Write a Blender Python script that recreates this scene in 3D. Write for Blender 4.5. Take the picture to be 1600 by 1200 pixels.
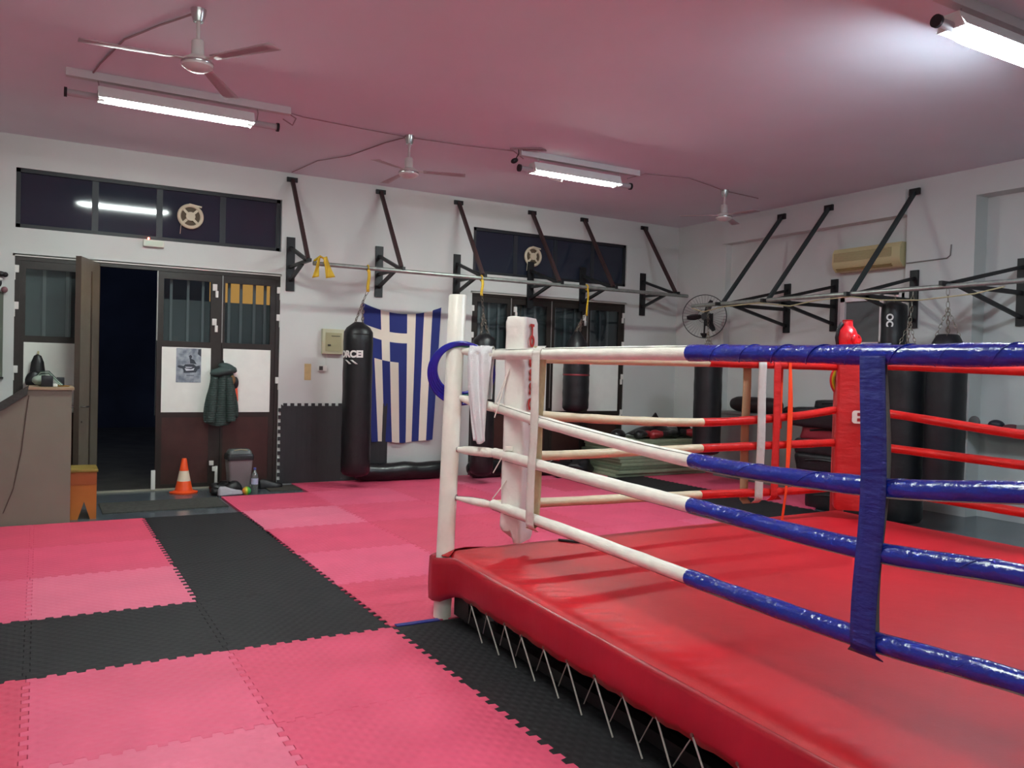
import bpy, bmesh, math, random
from mathutils import Vector, Matrix, noise as mnoise
random.seed(4)
sc = bpy.context.scene
for o in list(bpy.data.objects): bpy.data.objects.remove(o, do_unlink=True)
PI = math.pi

# ---------------------------------------------------------------- camera
def cam_axes(yaw, pitch, roll):
    f = Vector((math.sin(yaw)*math.cos(pitch), math.cos(yaw)*math.cos(pitch), math.sin(pitch)))
    rt = Vector((math.cos(yaw), -math.sin(yaw), 0)); up = rt.cross(f)
    R = math.cos(roll)*rt + math.sin(roll)*up
    U = -math.sin(roll)*rt + math.cos(roll)*up
    return R, U, f
R_, U_, F_ = cam_axes(math.radians(29.903), math.radians(-1.033), math.radians(1.505))
cd = bpy.data.cameras.new('camera'); cam = bpy.data.objects.new('camera', cd); sc.collection.objects.link(cam)
cam.matrix_world = Matrix(((R_.x, U_.x, -F_.x, 0), (R_.y, U_.y, -F_.y, 0), (R_.z, U_.z, -F_.z, 1.6), (0, 0, 0, 1)))
cd.sensor_width = 36; cd.lens = 36*1287.27/1600; cd.clip_start = .05; cd.clip_end = 200
sc.camera = cam

# ---------------------------------------------------------------- world, exposure
w = bpy.data.worlds.new('night'); sc.world = w; w.use_nodes = True
w.node_tree.nodes['Background'].inputs[0].default_value = (.10, .125, .20, 1)
w.node_tree.nodes['Background'].inputs[1].default_value = .16
sc.view_settings.view_transform = 'Standard'; sc.view_settings.look = 'None'
sc.view_settings.gamma = 1; sc.view_settings.use_curve_mapping = False
sc.view_settings.exposure = 1.45
TUBE = 60.0            # emission of the ceiling tubes
TUBE_COL = (.88, 1.0, .955)
BLUE_COL = (.74, .88, 1.0)

# ---------------------------------------------------------------- materials
MATS = {}
def s2l(c):
    return tuple(((v/255)/12.92 if v/255 <= .04045 else ((v/255+.055)/1.055)**2.4) for v in c)
def mat(name, rgb, rough=.5, metal=0, noise=None, bump=None, bump2=None, emit=None, wave=None, alpha=None, spec=None, coat=0):
    """rgb in 0-255 sRGB; noise=(scale, amount) ; bump=(scale, strength) ; wave=(scale, strength, axis)"""
    if name in MATS: return MATS[name]
    m = bpy.data.materials.new(name); m.use_nodes = True; nt = m.node_tree; N = nt.nodes; L = nt.links
    b = N['Principled BSDF']; c = s2l(rgb)
    b.inputs['Base Color'].default_value = (*c, 1); b.inputs['Roughness'].default_value = rough
    b.inputs['Metallic'].default_value = metal
    if spec is not None: b.inputs['Specular IOR Level'].default_value = spec
    if coat: b.inputs['Coat Weight'].default_value = coat; b.inputs['Coat Roughness'].default_value = .15
    tc = N.new('ShaderNodeTexCoord')
    if noise:
        n = N.new('ShaderNodeTexNoise'); n.inputs['Scale'].default_value = noise[0]; n.inputs['Detail'].default_value = 5
        L.new(tc.outputs['Object'], n.inputs['Vector'])
        r = N.new('ShaderNodeValToRGB'); r.color_ramp.elements[0].position = .3; r.color_ramp.elements[1].position = .7
        k = noise[1]
        r.color_ramp.elements[0].color = (*[v*(1-k) for v in c], 1)
        r.color_ramp.elements[1].color = (*[min(1, v*(1+k)) for v in c], 1)
        L.new(n.outputs['Fac'], r.inputs[0]); L.new(r.outputs[0], b.inputs['Base Color'])
    last = None
    for bp in (bump, bump2):
        if bp:
            n = N.new('ShaderNodeTexNoise'); n.inputs['Scale'].default_value = bp[0]; n.inputs['Detail'].default_value = 4
            if len(bp) > 2:
                mp = N.new('ShaderNodeMapping'); mp.inputs['Scale'].default_value = bp[2]
                L.new(tc.outputs['Object'], mp.inputs[0]); L.new(mp.outputs[0], n.inputs['Vector'])
            else: L.new(tc.outputs['Object'], n.inputs['Vector'])
            bn = N.new('ShaderNodeBump'); bn.inputs['Strength'].default_value = bp[1]; bn.inputs['Distance'].default_value = .02
            L.new(n.outputs['Fac'], bn.inputs['Height'])
            if last: L.new(last.outputs[0], bn.inputs['Normal'])
            last = bn
    if wave:
        wv = N.new('ShaderNodeTexWave'); wv.inputs['Scale'].default_value = wave[0]; wv.bands_direction = wave[2]
        wv.inputs['Distortion'].default_value = wave[3] if len(wave) > 3 else 0
        L.new(tc.outputs['Object'], wv.inputs['Vector'])
        bn = N.new('ShaderNodeBump'); bn.inputs['Strength'].default_value = wave[1]; bn.inputs['Distance'].default_value = .01
        L.new(wv.outputs['Fac'], bn.inputs['Height'])
        if last: L.new(last.outputs[0], bn.inputs['Normal'])
        last = bn
    if last: L.new(last.outputs[0], b.inputs['Normal'])
    if emit:
        b.inputs['Emission Color'].default_value = (*emit[0], 1); b.inputs['Emission Strength'].default_value = emit[1]
    MATS[name] = m
    return m

WALL = mat('wall_paint', (208, 212, 208), .7, noise=(1.3, .035), bump=(60, .05))
CEIL = mat('ceiling_paint', (222, 226, 232), .8, noise=(.8, .03))
FLOOR = mat('grey_floor', (84, 92, 98), .22, noise=(6, .25))
BLACKP = mat('black_paint_steel', (17, 18, 21), .5)
DARKFRAME = mat('brown_frame', (38, 31, 26), .45, noise=(12, .15))
BROWNPANEL = mat('brown_door_panel', (62, 36, 32), .4, noise=(4, .25))
WPANEL = mat('white_panel', (238, 242, 234), .55, noise=(7, .03))
LEATHER = mat('black_leather', (20, 21, 24), .42, noise=(6, .3), bump=(9, .25))
LEATHER_S = mat('black_vinyl', (18, 19, 21), .3, bump=(7, .35))
CHROME = mat('chrome', (200, 200, 198), .25, 1)
GALV = mat('galvanised_pipe', (150, 156, 150), .4, .6, noise=(15, .2))
WPLASTIC = mat('white_plastic', (228, 228, 222), .4)
CREAM = mat('cream_plastic', (196, 186, 140), .45)
YEL = mat('yellow_webbing', (196, 160, 30), .6)
PIPEW = mat('white_post_paint', (236, 232, 220), .35, noise=(9, .05))
ROPEW = mat('white_rope_sleeve', (240, 238, 226), .42, noise=(14, .06), bump=(10, .35, (6, 1, 1)))
ROPEC = mat('cream_rope_sleeve', (226, 208, 172), .42, noise=(14, .06), bump=(10, .35, (1, 6, 1)))
ROPEB = mat('blue_rope_tape', (12, 36, 140), .22, noise=(8, .12), bump=(24, .5), coat=.3)
ROPER = mat('red_rope_tape', (202, 34, 30), .3, noise=(9, .08), bump=(12, .4))
CHAINM = mat('dull_chain', (140, 134, 122), .4, .9)
PADW = mat('white_pad_vinyl', (234, 230, 222), .38, noise=(7, .05), bump=(7, .55))
PADR = mat('red_pad_vinyl', (200, 34, 36), .38, noise=(6, .06), bump=(7, .35, (1, 1, 2.5)))
CANVAS = mat('red_canvas', (182, 20, 32), .5, spec=.3, noise=(1.6, .10), bump=(3.2, .25), bump2=(160, .04))
SKIRT = mat('red_skirt', (160, 14, 34), .35, noise=(2, .08), bump=(4, .3, (1, 1, .4)))
STRAPW = mat('white_strap', (226, 222, 212), .7, wave=(60, .5, 'X'), bump=(30, .3))
STRAPC = mat('cream_strap', (206, 186, 146), .7, noise=(20, .12), bump=(30, .3))
STRAPB = mat('blue_strap', (20, 32, 116), .55, bump=(14, .45, (1, 1, 3)))
STRAPG = mat('grey_strap_lining', (104, 98, 92), .8)
STRAPR = mat('red_strap', (206, 36, 34), .5, bump=(14, .4, (1, 1, 3)))
ORANGEB = mat('orange_band', (255, 78, 36), .4)
GLASS_D = mat('dark_night_glass', (40, 46, 60), .06, spec=.5)

def glass_mat():
    m = bpy.data.materials.new('window_glass'); m.use_nodes = True; nt = m.node_tree; N = nt.nodes; L = nt.links
    for n in list(N):
        if n.type == 'BSDF_PRINCIPLED': N.remove(n)
    out = [n for n in N if n.type == 'OUTPUT_MATERIAL'][0]
    tr = N.new('ShaderNodeBsdfTransparent'); tr.inputs[0].default_value = (.80, .84, .84, 1)
    gl = N.new('ShaderNodeBsdfGlossy'); gl.inputs['Roughness'].default_value = .03; gl.inputs[0].default_value = (.8, .86, .9, 1)
    fr = N.new('ShaderNodeFresnel'); fr.inputs[0].default_value = 1.5
    mx = N.new('ShaderNodeMixShader')
    L.new(fr.outputs[0], mx.inputs[0]); L.new(tr.outputs[0], mx.inputs[1]); L.new(gl.outputs[0], mx.inputs[2])
    L.new(mx.outputs[0], out.inputs[0]); return m
GLASS = glass_mat()

def mat_tile(name, rgb, black=False, weave=.45):
    m = mat(name, rgb, .6 if not black else .65, noise=(2.2, .06), spec=.3)
    nt = m.node_tree; N = nt.nodes; L = nt.links; b = N['Principled BSDF']
    tc = [n for n in N if n.type == 'TEX_COORD'][0]
    def wv(rot, sc_):
        mp = N.new('ShaderNodeMapping'); mp.inputs['Rotation'].default_value = (0, 0, rot)
        L.new(tc.outputs['Object'], mp.inputs[0])
        x = N.new('ShaderNodeTexWave'); x.inputs['Scale'].default_value = sc_; x.inputs['Distortion'].default_value = 0
        L.new(mp.outputs[0], x.inputs['Vector']); return x
    a = wv(math.radians(42), 6.0); c = wv(math.radians(-42), 6.0)
    mul = N.new('ShaderNodeMath'); mul.operation = 'MULTIPLY'
    L.new(a.outputs['Fac'], mul.inputs[0]); L.new(c.outputs['Fac'], mul.inputs[1])
    bn = N.new('ShaderNodeBump'); bn.inputs['Strength'].default_value = weave; bn.inputs['Distance'].default_value = .004
    L.new(mul.outputs[0], bn.inputs['Height']); L.new(bn.outputs[0], b.inputs['Normal'])
    return m
PINKS = [mat_tile('pink_foam_'+str(i), c) for i, c in enumerate([(216, 80, 112), (223, 94, 126), (226, 112, 140), (210, 74, 102)])]
BLACKF = mat_tile('black_foam', (28, 27, 30), True)
WALLFOAM = mat_tile('charcoal_wall_foam', (54, 54, 56), True)

# ---------------------------------------------------------------- mesh builder
class MB:
    def __init__(s): s.bm = bmesh.new(); s.M = Matrix.Identity(4); s.mi = 0; s.mats = []
    def _fin(s, vs, fs=None, smooth=None):
        for v in vs: v.co = s.M @ v.co
        return vs
    def face(s, vs):
        try:
            f = s.bm.faces.new(vs); f.material_index = s.mi; return f
        except ValueError: return None
    def box(s, c, d, rz=0, bev=0, M=None):
        x, y, z = [v/2 for v in d]; T = Matrix.Translation(c) @ Matrix.Rotation(rz, 4, 'Z')
        if M is not None: T = Matrix.Translation(c) @ M
        b = bev
        if b <= 0:
            co = [(-x,-y,-z),(x,-y,-z),(x,y,-z),(-x,y,-z),(-x,-y,z),(x,-y,z),(x,y,z),(-x,y,z)]
            v = [s.bm.verts.new(s.M @ T @ Vector(p)) for p in co]
            for q in ((0,3,2,1),(4,5,6,7),(0,1,5,4),(1,2,6,5),(2,3,7,6),(3,0,4,7)): s.face([v[i] for i in q])
        else:
            t = bmesh.new(); bmesh.ops.create_cube(t, size=1)
            for v in t.verts: v.co = Vector((v.co.x*2*x, v.co.y*2*y, v.co.z*2*z))
            bmesh.ops.bevel(t, geom=list(t.edges), offset=b, segments=2, affect='EDGES', profile=.6)
            mp = {}
            for v in t.verts: mp[v.index] = s.bm.verts.new(s.M @ T @ v.co)
            t.verts.index_update()
            mp = {}
            for v in list(s.bm.verts)[-len(t.verts):]: pass
            s.bm.verts.ensure_lookup_table(); base = len(s.bm.verts)-len(t.verts)
            for f in t.faces: s.face([s.bm.verts[base+v.index] for v in f.verts])
            t.free()
        return s
    def span(s, a, b, bev=0):
        return s.box([(a[i]+b[i])/2 for i in range(3)], [abs(b[i]-a[i]) for i in range(3)], bev=bev)
    def ring(s, c, ax, r, n, ph=0, ry=None, up=None):
        ax = Vector(ax).normalized()
        u = Vector(up) if up else (Vector((0,0,1)) if abs(ax.z) < .9 else Vector((1,0,0)))
        a = ax.cross(u).normalized(); b = ax.cross(a).normalized(); ry = r if ry is None else ry
        return [s.bm.verts.new(s.M @ (Vector(c) + a*(r*math.cos(ph+2*PI*i/n)) + b*(ry*math.sin(ph+2*PI*i/n)))) for i in range(n)]
    def bridge(s, A, B):
        n = len(A)
        for i in range(n): s.face([A[i], A[(i+1)%n], B[(i+1)%n], B[i]])
    def cyl(s, p0, p1, r0, r1=None, n=16, cap=True):
        r1 = r0 if r1 is None else r1; ax = Vector(p1)-Vector(p0)
        A = s.ring(p0, ax, r0, n); B = s.ring(p1, ax, r1, n); s.bridge(A, B)
        if cap: s.face(A[::-1]); s.face(B)
        return s
    def tube(s, pts, r, n=10, cap=True, closed=False, rad=None):
        pts = [Vector(p) for p in pts]; m = len(pts); rings = []
        prev = None
        for i, p in enumerate(pts):
            if closed: t = pts[(i+1)%m]-pts[i-1]
            else: t = pts[min(i+1, m-1)]-pts[max(i-1, 0)]
            t.normalize()
            if prev is None:
                u = Vector((0,0,1)) if abs(t.z) < .9 else Vector((1,0,0)); a = t.cross(u).normalized()
            else:
                a = (prev - t*prev.dot(t)).normalized()
            prev = a; b = t.cross(a)
            rr = rad[i] if rad else r
            rings.append([s.bm.verts.new(s.M @ (p + a*(rr*math.cos(2*PI*k/n)) + b*(rr*math.sin(2*PI*k/n)))) for k in range(n)])
        for i in range(m-1): s.bridge(rings[i], rings[i+1])
        if closed: s.bridge(rings[-1], rings[0])
        elif cap: s.face(rings[0][::-1]); s.face(rings[-1])
        return s
    def bar(s, p0, p1, wd, ht, up=(0,0,1)):
        p0 = Vector(p0); p1 = Vector(p1); ax = (p1-p0); L = ax.length; ax.normalize()
        a = ax.cross(Vector(up)).normalized(); b = a.cross(ax)
        vs = []
        for p in (p0, p1):
            for sa, sb in ((-1,-1),(1,-1),(1,1),(-1,1)): vs.append(s.bm.verts.new(s.M @ (p+a*sa*wd/2+b*sb*ht/2)))
        s.bridge(vs[:4], vs[4:]); s.face(vs[:4][::-1]); s.face(vs[4:]); return s
    def lathe(s, prof, c=(0,0,0), n=28, cap=True, sx=1, sy=1, fn=None):
        rings = []
        for r, z in prof:
            rr = []
            for i in range(n):
                t = 2*PI*i/n; k = fn(t, z) if fn else 1
                rr.append(s.bm.verts.new(s.M @ Vector((c[0]+r*k*sx*math.cos(t), c[1]+r*k*sy*math.sin(t), c[2]+z))))
            rings.append(rr)
        for i in range(len(rings)-1): s.bridge(rings[i], rings[i+1])
        if cap: s.face(rings[0][::-1]); s.face(rings[-1])
        return s
    def ell(s, c, r, n=16, M=None, nz=0):
        t = bmesh.new(); bmesh.ops.create_uvsphere(t, u_segments=n, v_segments=max(8, n*2//3), radius=1)
        M = M or Matrix.Identity(4); t.verts.index_update(); b0 = len(s.bm.verts)
        for v in t.verts:
            p = Vector((v.co.x*r[0], v.co.y*r[1], v.co.z*r[2]))
            if nz: p *= 1+nz*mnoise.noise(p*9+Vector(c)*3)
            s.bm.verts.new(s.M @ (Vector(c)+(M @ p)))
        s.bm.verts.ensure_lookup_table()
        for f in t.faces: s.face([s.bm.verts[b0+v.index] for v in f.verts])
        t.free(); return s
    def prism(s, poly, axis, a, b):
        """poly: list of 2-D points in the plane perpendicular to axis (order x,y,z without axis)"""
        def P(p, k):
            q = list(p); q.insert(axis, k); return s.bm.verts.new(s.M @ Vector(q))
        A = [P(p, a) for p in poly]; B = [P(p, b) for p in poly]
        s.bridge(A, B); s.face(A[::-1]); s.face(B); return s
    def grid(s, fn, nu, nv, closed_u=False):
        V = [[s.bm.verts.new(s.M @ Vector(fn(i/nu, j/nv))) for j in range(nv+1)] for i in range(nu+(0 if closed_u else 1))]
        n = len(V)
        for i in range(nu):
            for j in range(nv): s.face([V[i][j], V[(i+1)%n][j], V[(i+1)%n][j+1], V[i][j+1]])
        return s
    def build(s, name, m, parent=None, smooth=True, solid=0, sub=0, ang=40):
        bm = s.bm; bmesh.ops.remove_doubles(bm, verts=bm.verts, dist=1e-6)
        bmesh.ops.recalc_face_normals(bm, faces=bm.faces)
        me = bpy.data.meshes.new(name)
        if parent is not None:
            root = parent
            while root.parent: root = root.parent
            off = root.location.copy()
            if parent.parent is None and parent.type == 'MESH': off = parent.location.copy()
        else:
            xs = [v.co for v in bm.verts]
            off = Vector(((min(v.x for v in xs)+max(v.x for v in xs))/2, (min(v.y for v in xs)+max(v.y for v in xs))/2, min(v.z for v in xs)))
        for v in bm.verts: v.co -= off
        bm.to_mesh(me); bm.free()
        if isinstance(m, (list, tuple)):
            for q in m: me.materials.append(q)
        else: me.materials.append(m)
        if smooth:
            me.polygons.foreach_set('use_smooth', [True]*len(me.polygons))
            try: me.set_sharp_from_angle(angle=math.radians(ang))
            except Exception: pass
        o = bpy.data.objects.new(name, me); sc.collection.objects.link(o)
        if parent is not None: o.parent = parent
        else: o.location = off
        if solid:
            md = o.modifiers.new('solid', 'SOLIDIFY'); md.thickness = solid; md.offset = 0
        if sub:
            md = o.modifiers.new('sub', 'SUBSURF'); md.levels = sub; md.render_levels = sub
        return o
def tag(o, label, cat, group=None):
    o['label'] = label; o['category'] = cat
    if group: o['group'] = group
    return o
def thing(name, label, cat, loc, group=None):
    o = bpy.data.objects.new(name, None); sc.collection.objects.link(o); o.location = loc; o.empty_display_size = .1
    return tag(o, label, cat, group)
def struct(o, parts=False):
    o['kind'] = 'structure'; return o
def sempty(name, loc):
    o = bpy.data.objects.new(name, None); sc.collection.objects.link(o); o.location = loc; o['kind'] = 'structure'; return o
def dup(root, loc, rz=None, label=None):
    r = root.copy(); sc.collection.objects.link(r); r.location = loc
    if rz is not None: r.rotation_euler = (0, 0, rz)
    if label: r['label'] = label
    for ch in list(root.children):
        c = ch.copy(); sc.collection.objects.link(c); c.parent = r
        for g in list(ch.children):
            d = g.copy(); sc.collection.objects.link(d); d.parent = c
    return r
def text_mesh(txt, size, M, m, name, parent, extr=.001, align='CENTER', bold=0, space=1.0):
    cu = bpy.data.curves.new('t', 'FONT'); cu.body = txt; cu.size = size; cu.extrude = extr; cu.align_x = align; cu.offset = bold
    cu.space_character = space
    ob = bpy.data.objects.new('t', cu); sc.collection.objects.link(ob)
    dg = bpy.context.evaluated_depsgraph_get(); me = bpy.data.meshes.new_from_object(ob.evaluated_get(dg))
    bpy.data.objects.remove(ob)
    root = parent
    while root.parent: root = root.parent
    T = Matrix.Translation(-root.location) @ M
    me.transform(T); me.materials.clear(); me.materials.append(m)
    o = bpy.data.objects.new(name, me); sc.collection.objects.link(o); o.parent = parent; return o

# ---------------------------------------------------------------- room shell
YB = 11.0; XR = 9.58; ZC = 4.12; XL = -2.6; YF = -3.6; ZF = -.02
struct(MB().span((XL-.2, YF-.2, ZF-.2), (XR+.5, YB+.02, ZF)).build('floor', FLOOR, smooth=False))
struct(MB().span((XL-.2, YF-.2, ZC), (XR+.5, YB+.3, ZC+.2)).build('ceiling', CEIL, smooth=False))
D1 = (-.25, 2.76, 2.76); T1 = (-.25, 2.74, 3.07, 3.75); D2 = (5.60, 8.47, 2.745); T2 = (5.61, 8.46, 3.02, 3.71)
m = MB(); y0, y1 = YB, YB+.25
m.span((XL-.2, y0, ZF), (D1[0], y1, ZC)); m.span((D1[1], y0, ZF), (D2[0], y1, ZC)); m.span((D2[1], y0, ZF), (XR+.5, y1, ZC))
m.span((D1[0], y0, D1[2]), (D1[1], y1, T1[2])); m.span((D1[0], y0, T1[3]), (D1[1], y1, ZC))
m.span((D2[0], y0, D2[2]), (D2[1], y1, T2[2])); m.span((D2[0], y0, T2[3]), (D2[1], y1, ZC))
struct(m.build('wall_back', WALL, smooth=False))
struct(MB().span((XL-.2, YF-.2, ZF), (XL, YB, ZC)).build('wall_left', WALL, smooth=False))
struct(MB().span((XL, YF-.2, ZF), (XR+.5, YF, ZC)).build('wall_front', WALL, smooth=False))
# right wall with two recessed bays
m = MB(); XW = 9.70
WY0, WY1, WZ0, WZ1 = 6.70, 7.71, 1.25, 2.72
m.span((XR, 9.85, ZF), (XW+.3, YB, ZC)); m.span((XR, 6.66, 3.70), (XW+.3, 9.85, ZC)); m.span((XR, 5.77, ZF), (XW+.3, 6.66, ZC))
m.span((XR, 3.0, 3.80), (XW+.3, 5.77, ZC)); m.span((XR, YF, ZF), (XW+.3, 3.0, ZC))
m.span((XW, WY1, ZF), (XW+.3, 9.85, 3.70)); m.span((XW, 6.66, ZF), (XW+.3, WY0, 3.70))
m.span((XW, WY0, ZF), (XW+.3, WY1, WZ0)); m.span((XW, WY0, WZ1), (XW+.3, WY1, 3.70))
m.span((XW+.12, 3.0, ZF), (XW+.3, 5.77, 3.80))
struct(m.build('wall_right', WALL, smooth=False))
struct(MB().span((XR-.05, 6.66, 3.70), (XR, 9.90, 4.02)).build('trim_1', WALL, smooth=False))
# yard outside the open door
struct(MB().span((-6, YB+.02, -.10), (16, 30, -.06)).build('floor_yard', mat('asphalt', (70, 66, 60), .8, noise=(3, .3)), smooth=False))
struct(MB().span((-6, 22, -.06), (16, 22.2, 6)).build('wall_yard', mat('yard_wall_paint', (60, 66, 84), .8, noise=(1, .3)), smooth=False))

# ---------------------------------------------------------------- large lamps
def fluoro(name, label, x0, x1, y, lit0, lit1, r, col, strength, bodyr=.03, batten=True, trayw=.10, lip=3.892):
    t = thing(name, label, 'ceiling light', ((x0+x1)/2, y, 3.86), 'fluorescent ceiling lights')
    z = 3.91
    bodym = mat('lamp_housing', (176, 170, 172), .5)
    if batten:
        MB().span((x0, y-.035, 4.05), (x1+.12, y+.035, ZC-.001)).build('mounting_rail', mat('rail_grey', (206, 204, 204), .6), t, smooth=False)
    if batten:
        m = MB(); zt = 3.985
        m.prism([(y-trayw, lip), (y-trayw*.5, zt+.005), (y+trayw*.5, zt+.005), (y+trayw, lip), (y+trayw+.004, lip), (y+trayw*.52, zt+.012), (y-trayw*.52, zt+.012), (y-trayw-.004, lip)], 0, lit0-.05, lit1+.05)
        for xe in (lit0-.05, lit1+.05): m.prism([(y-trayw, lip-.01), (y-trayw*.5, zt+.01), (y+trayw*.5, zt+.01), (y+trayw, lip-.01)], 0, xe-.004, xe+.004)
        m.build('reflector_tray', mat('tray_grey', (226, 230, 226), .6), t, smooth=False)
    MB().cyl((x0, y, z), (lit0, y, z), bodyr).build('housing', bodym, t)
    MB().cyl((lit1, y, z), (x1, y, z), bodyr).build('housing', bodym, t)
    em = mat('tube_glow_'+name+str(round(strength*10))+str(round(col[0]*100)), (240, 240, 240), .5, emit=(col, strength))
    L = lit1-lit0
    MB().tube([(lit0+L*k/16, y, z) for k in range(17)], r, 14, rad=[r*min(1, .45+4*min(k, 16-k)/8) for k in range(17)]).build('tube', em, t)
    for xx in (x0, x1): MB().cyl((xx-.012, y, z), (xx+.012, y, z), bodyr+.012).build('end_cap', BLACKP, t)
    for xx in (x0+.25, x1-.2): MB().tube([(xx, y, z+bodyr), (xx+.01, y, z+.1), (xx, y, ZC-.06)], .006, 6).build('hanger', CHROME, t)
    return t
fluoro('fluorescent_lamp', 'long lit fluorescent lamp with bare end arms, above the open doorway', .17, 2.0, 8.22, .475, 1.71, .045, TUBE_COL, TUBE)
fluoro('fluorescent_lamp', 'short lit fluorescent lamp in front of the striped flag wall and right transom window', 4.75, 6.35, 8.22, 4.97, 6.10, .045, TUBE_COL, TUBE)
fluoro('fluorescent_lamp', 'glaring bluish lamp at the upper right, hanging over the ring', 4.98, 6.7, 3.30, 5.18, 6.42, .075, BLUE_COL, TUBE*1.1, trayw=.10, lip=3.90)
fluoro('fluorescent_lamp', 'lit lamp behind the camera, mirrored as a small white patch in the left door glass', -1.65, .15, -1.5, -1.4, -.16, .045, TUBE_COL, TUBE)
fluoro('fluorescent_lamp', 'lit lamp high above the pink mats in the foreground, over the photographer', .3, 2.1, 3.30, .6, 1.8, .045, TUBE_COL, TUBE)

# ---------------------------------------------------------------- floor mats
TOOTH = .016
def seam(a, b, n, phase, straight=False):
    """offsets along a tile edge from a to b; n teeth"""
    pts = []
    if straight: return [(a, 0), (b, 0)]
    L = (b-a)/n
    pts.append((a, 0))
    for i in range(n):
        s_ = 0 if i in (0, n-1) else (1 if (i+phase) % 2 == 0 else -1)
        x0 = a+i*L; x1 = x0+L
        pts.append((x0+L*.06, s_*TOOTH)); pts.append((x1-L*.06, s_*TOOTH))
    pts.append((b, 0)); return pts
def tile(x0, x1, y0, y1, mt, label, group, st=(0,0,0,0), cat='floor mat', thick=.02, ztop=0):
    """st flags straight: bottom(y0), right(x1), top(y1), left(x0)"""
    g = .0009
    n = 22
    bot = [(x, y0+o) for x, o in seam(x0, x1, n, 0, st[0])]
    rig = [(x1+o, y) for y, o in seam(y0, y1, n, 0, st[1])]
    top = [(x, y1+o) for x, o in seam(x0, x1, n, 0, st[2])][::-1]
    lef = [(x0+o, y) for y, o in seam(y0, y1, n, 0, st[3])][::-1]
    poly = []
    cx, cy = (x0+x1)/2, (y0+y1)/2
    for p in bot[:-1]+rig[:-1]+top[:-1]+lef[:-1]:
        poly.append((p[0]+(g if p[0] < cx else -g), p[1]+(g if p[1] < cy else -g)))
    m = MB()
    n_ = len(poly)
    A = [m.bm.verts.new((p[0], p[1], ztop-thick+.0005)) for p in poly]
    B = [m.bm.verts.new((p[0], p[1], ztop-.002)) for p in poly]
    C = []
    for p in poly:
        k = .002; C.append(m.bm.verts.new((p[0]+(k if p[0] < cx else -k), p[1]+(k if p[1] < cy else -k), ztop)))
    m.bridge(A, B); m.bridge(B, C); m.face(C); m.face(A[::-1])
    o = m.build('foam_floor_mat', mt, smooth=False)
    return tag(o, label, cat, group)
xsL = [-2.58, -1.967, -1.0, -.033, .933, 1.90]; ysL = [9.03, 7.94, 6.84, 5.753, 4.70, 3.654, 2.60, 1.55, .5, -.55, -1.6]
colnL = ['far left edge', 'fourth column left of the black strip', 'third column left of the black strip', 'second column left of the black strip', 'column along the black strip']
rown = ['row nearest the doors', 'second row from the doors', 'third row from the doors', 'black cross row', 'first row below the cross strip',
        'second row below the cross strip', 'third row below the cross strip', 'fourth row below the cross strip', 'row by the photographer', 'row behind the photographer']
pinkpick = {(0,3):3,(0,4):0,(1,4):0,(2,3):2,(2,4):1,(0,2):3,(4,2):3,(4,3):1,(4,4):0,(5,3):2,(5,4):0,(5,2):0,(1,3):0}
for ri in range(10):
    ya, yb = ysL[ri+1], ysL[ri]
    for ci in range(5):
        xa, xb = xsL[ci], xsL[ci+1]
        if xb < -.5 and yb < 5: 
            if yb < .6: continue
        if ri < 3 and ci <= 3: k = 'pink'
        elif ri < 4 and ci == 4: k = 'black'
        elif ri == 3: k = 'black'
        else: k = 'pink'
        st = (0, 0, 1 if ri == 0 else 0, 1 if ci == 0 else 0)
        if k == 'pink':
            i = pinkpick.get((ri, ci), random.choice([0, 1, 1, 3]))
            cn = colnL[ci] if ri < 3 else ['far left column', 'fourth column from the ring', 'third column from the ring', 'second column from the ring', 'column beside the ring strip'][ci]
            if ri < 3: cn = ['far left column', 'third left of the walkway', 'second left of the walkway', 'touching the walkway on its left'][ci]
            tile(xa, xb, ya, yb, PINKS[i], 'pink foam mat, %s, %s' % (rown[ri], cn), 'pink floor mats', st)
        else:
            if ci == 4: lab = 'black walkway foam mat, %s' % rown[ri].replace('black cross row', 'at the corner with the cross strip')
            else: lab = 'black foam mat of the cross strip, %s' % ['far left edge', 'fourth from the walkway corner', 'third from the walkway corner', 'second from the walkway corner'][ci]
            if ci != 4 or ri != 3: pass
            tile(xa, xb, ya, yb, BLACKF, lab, 'black floor mats', st)
# strip along the ring
for ri in range(4, 9):
    tile(1.90, 2.87, ysL[ri+1], ysL[ri], BLACKF, 'black foam mat at the ring edge, %s' % ['beside the white corner post', 'second from the white corner post', 'third from the white corner post', 'fourth from the white corner post', 'fifth from the white corner post'][ri-4], 'black floor mats', (0, 1, 1 if ri == 4 else 0, 0))
xsR = [1.90, 2.95, 4.0, 5.04, 6.07, 7.10, 8.12, 9.0, 9.575]; ysR = [4.72, 5.78, 6.87, 8.0, 9.07, 10.15, 10.97]
cR = ['first right of the walkway', 'second right of the walkway', 'third right of the walkway', 'fourth right of the walkway', 'left of the far black strip', 'far black strip', 'right of the far black strip', 'against the right wall']
rR = ['behind the ring', 'second row behind the ring', 'third row behind the ring', 'fourth row behind the ring', 'fifth row behind the ring', 'row against the back wall']
pkR = {(0,3):2,(1,4):1,(0,4):0,(2,4):0,(0,2):0,(1,2):3,(1,3):0,(2,3):0,(0,1):1,(3,4):1,(3,5):2,(2,5):0,(1,5):0,(4,5):1}
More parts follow.
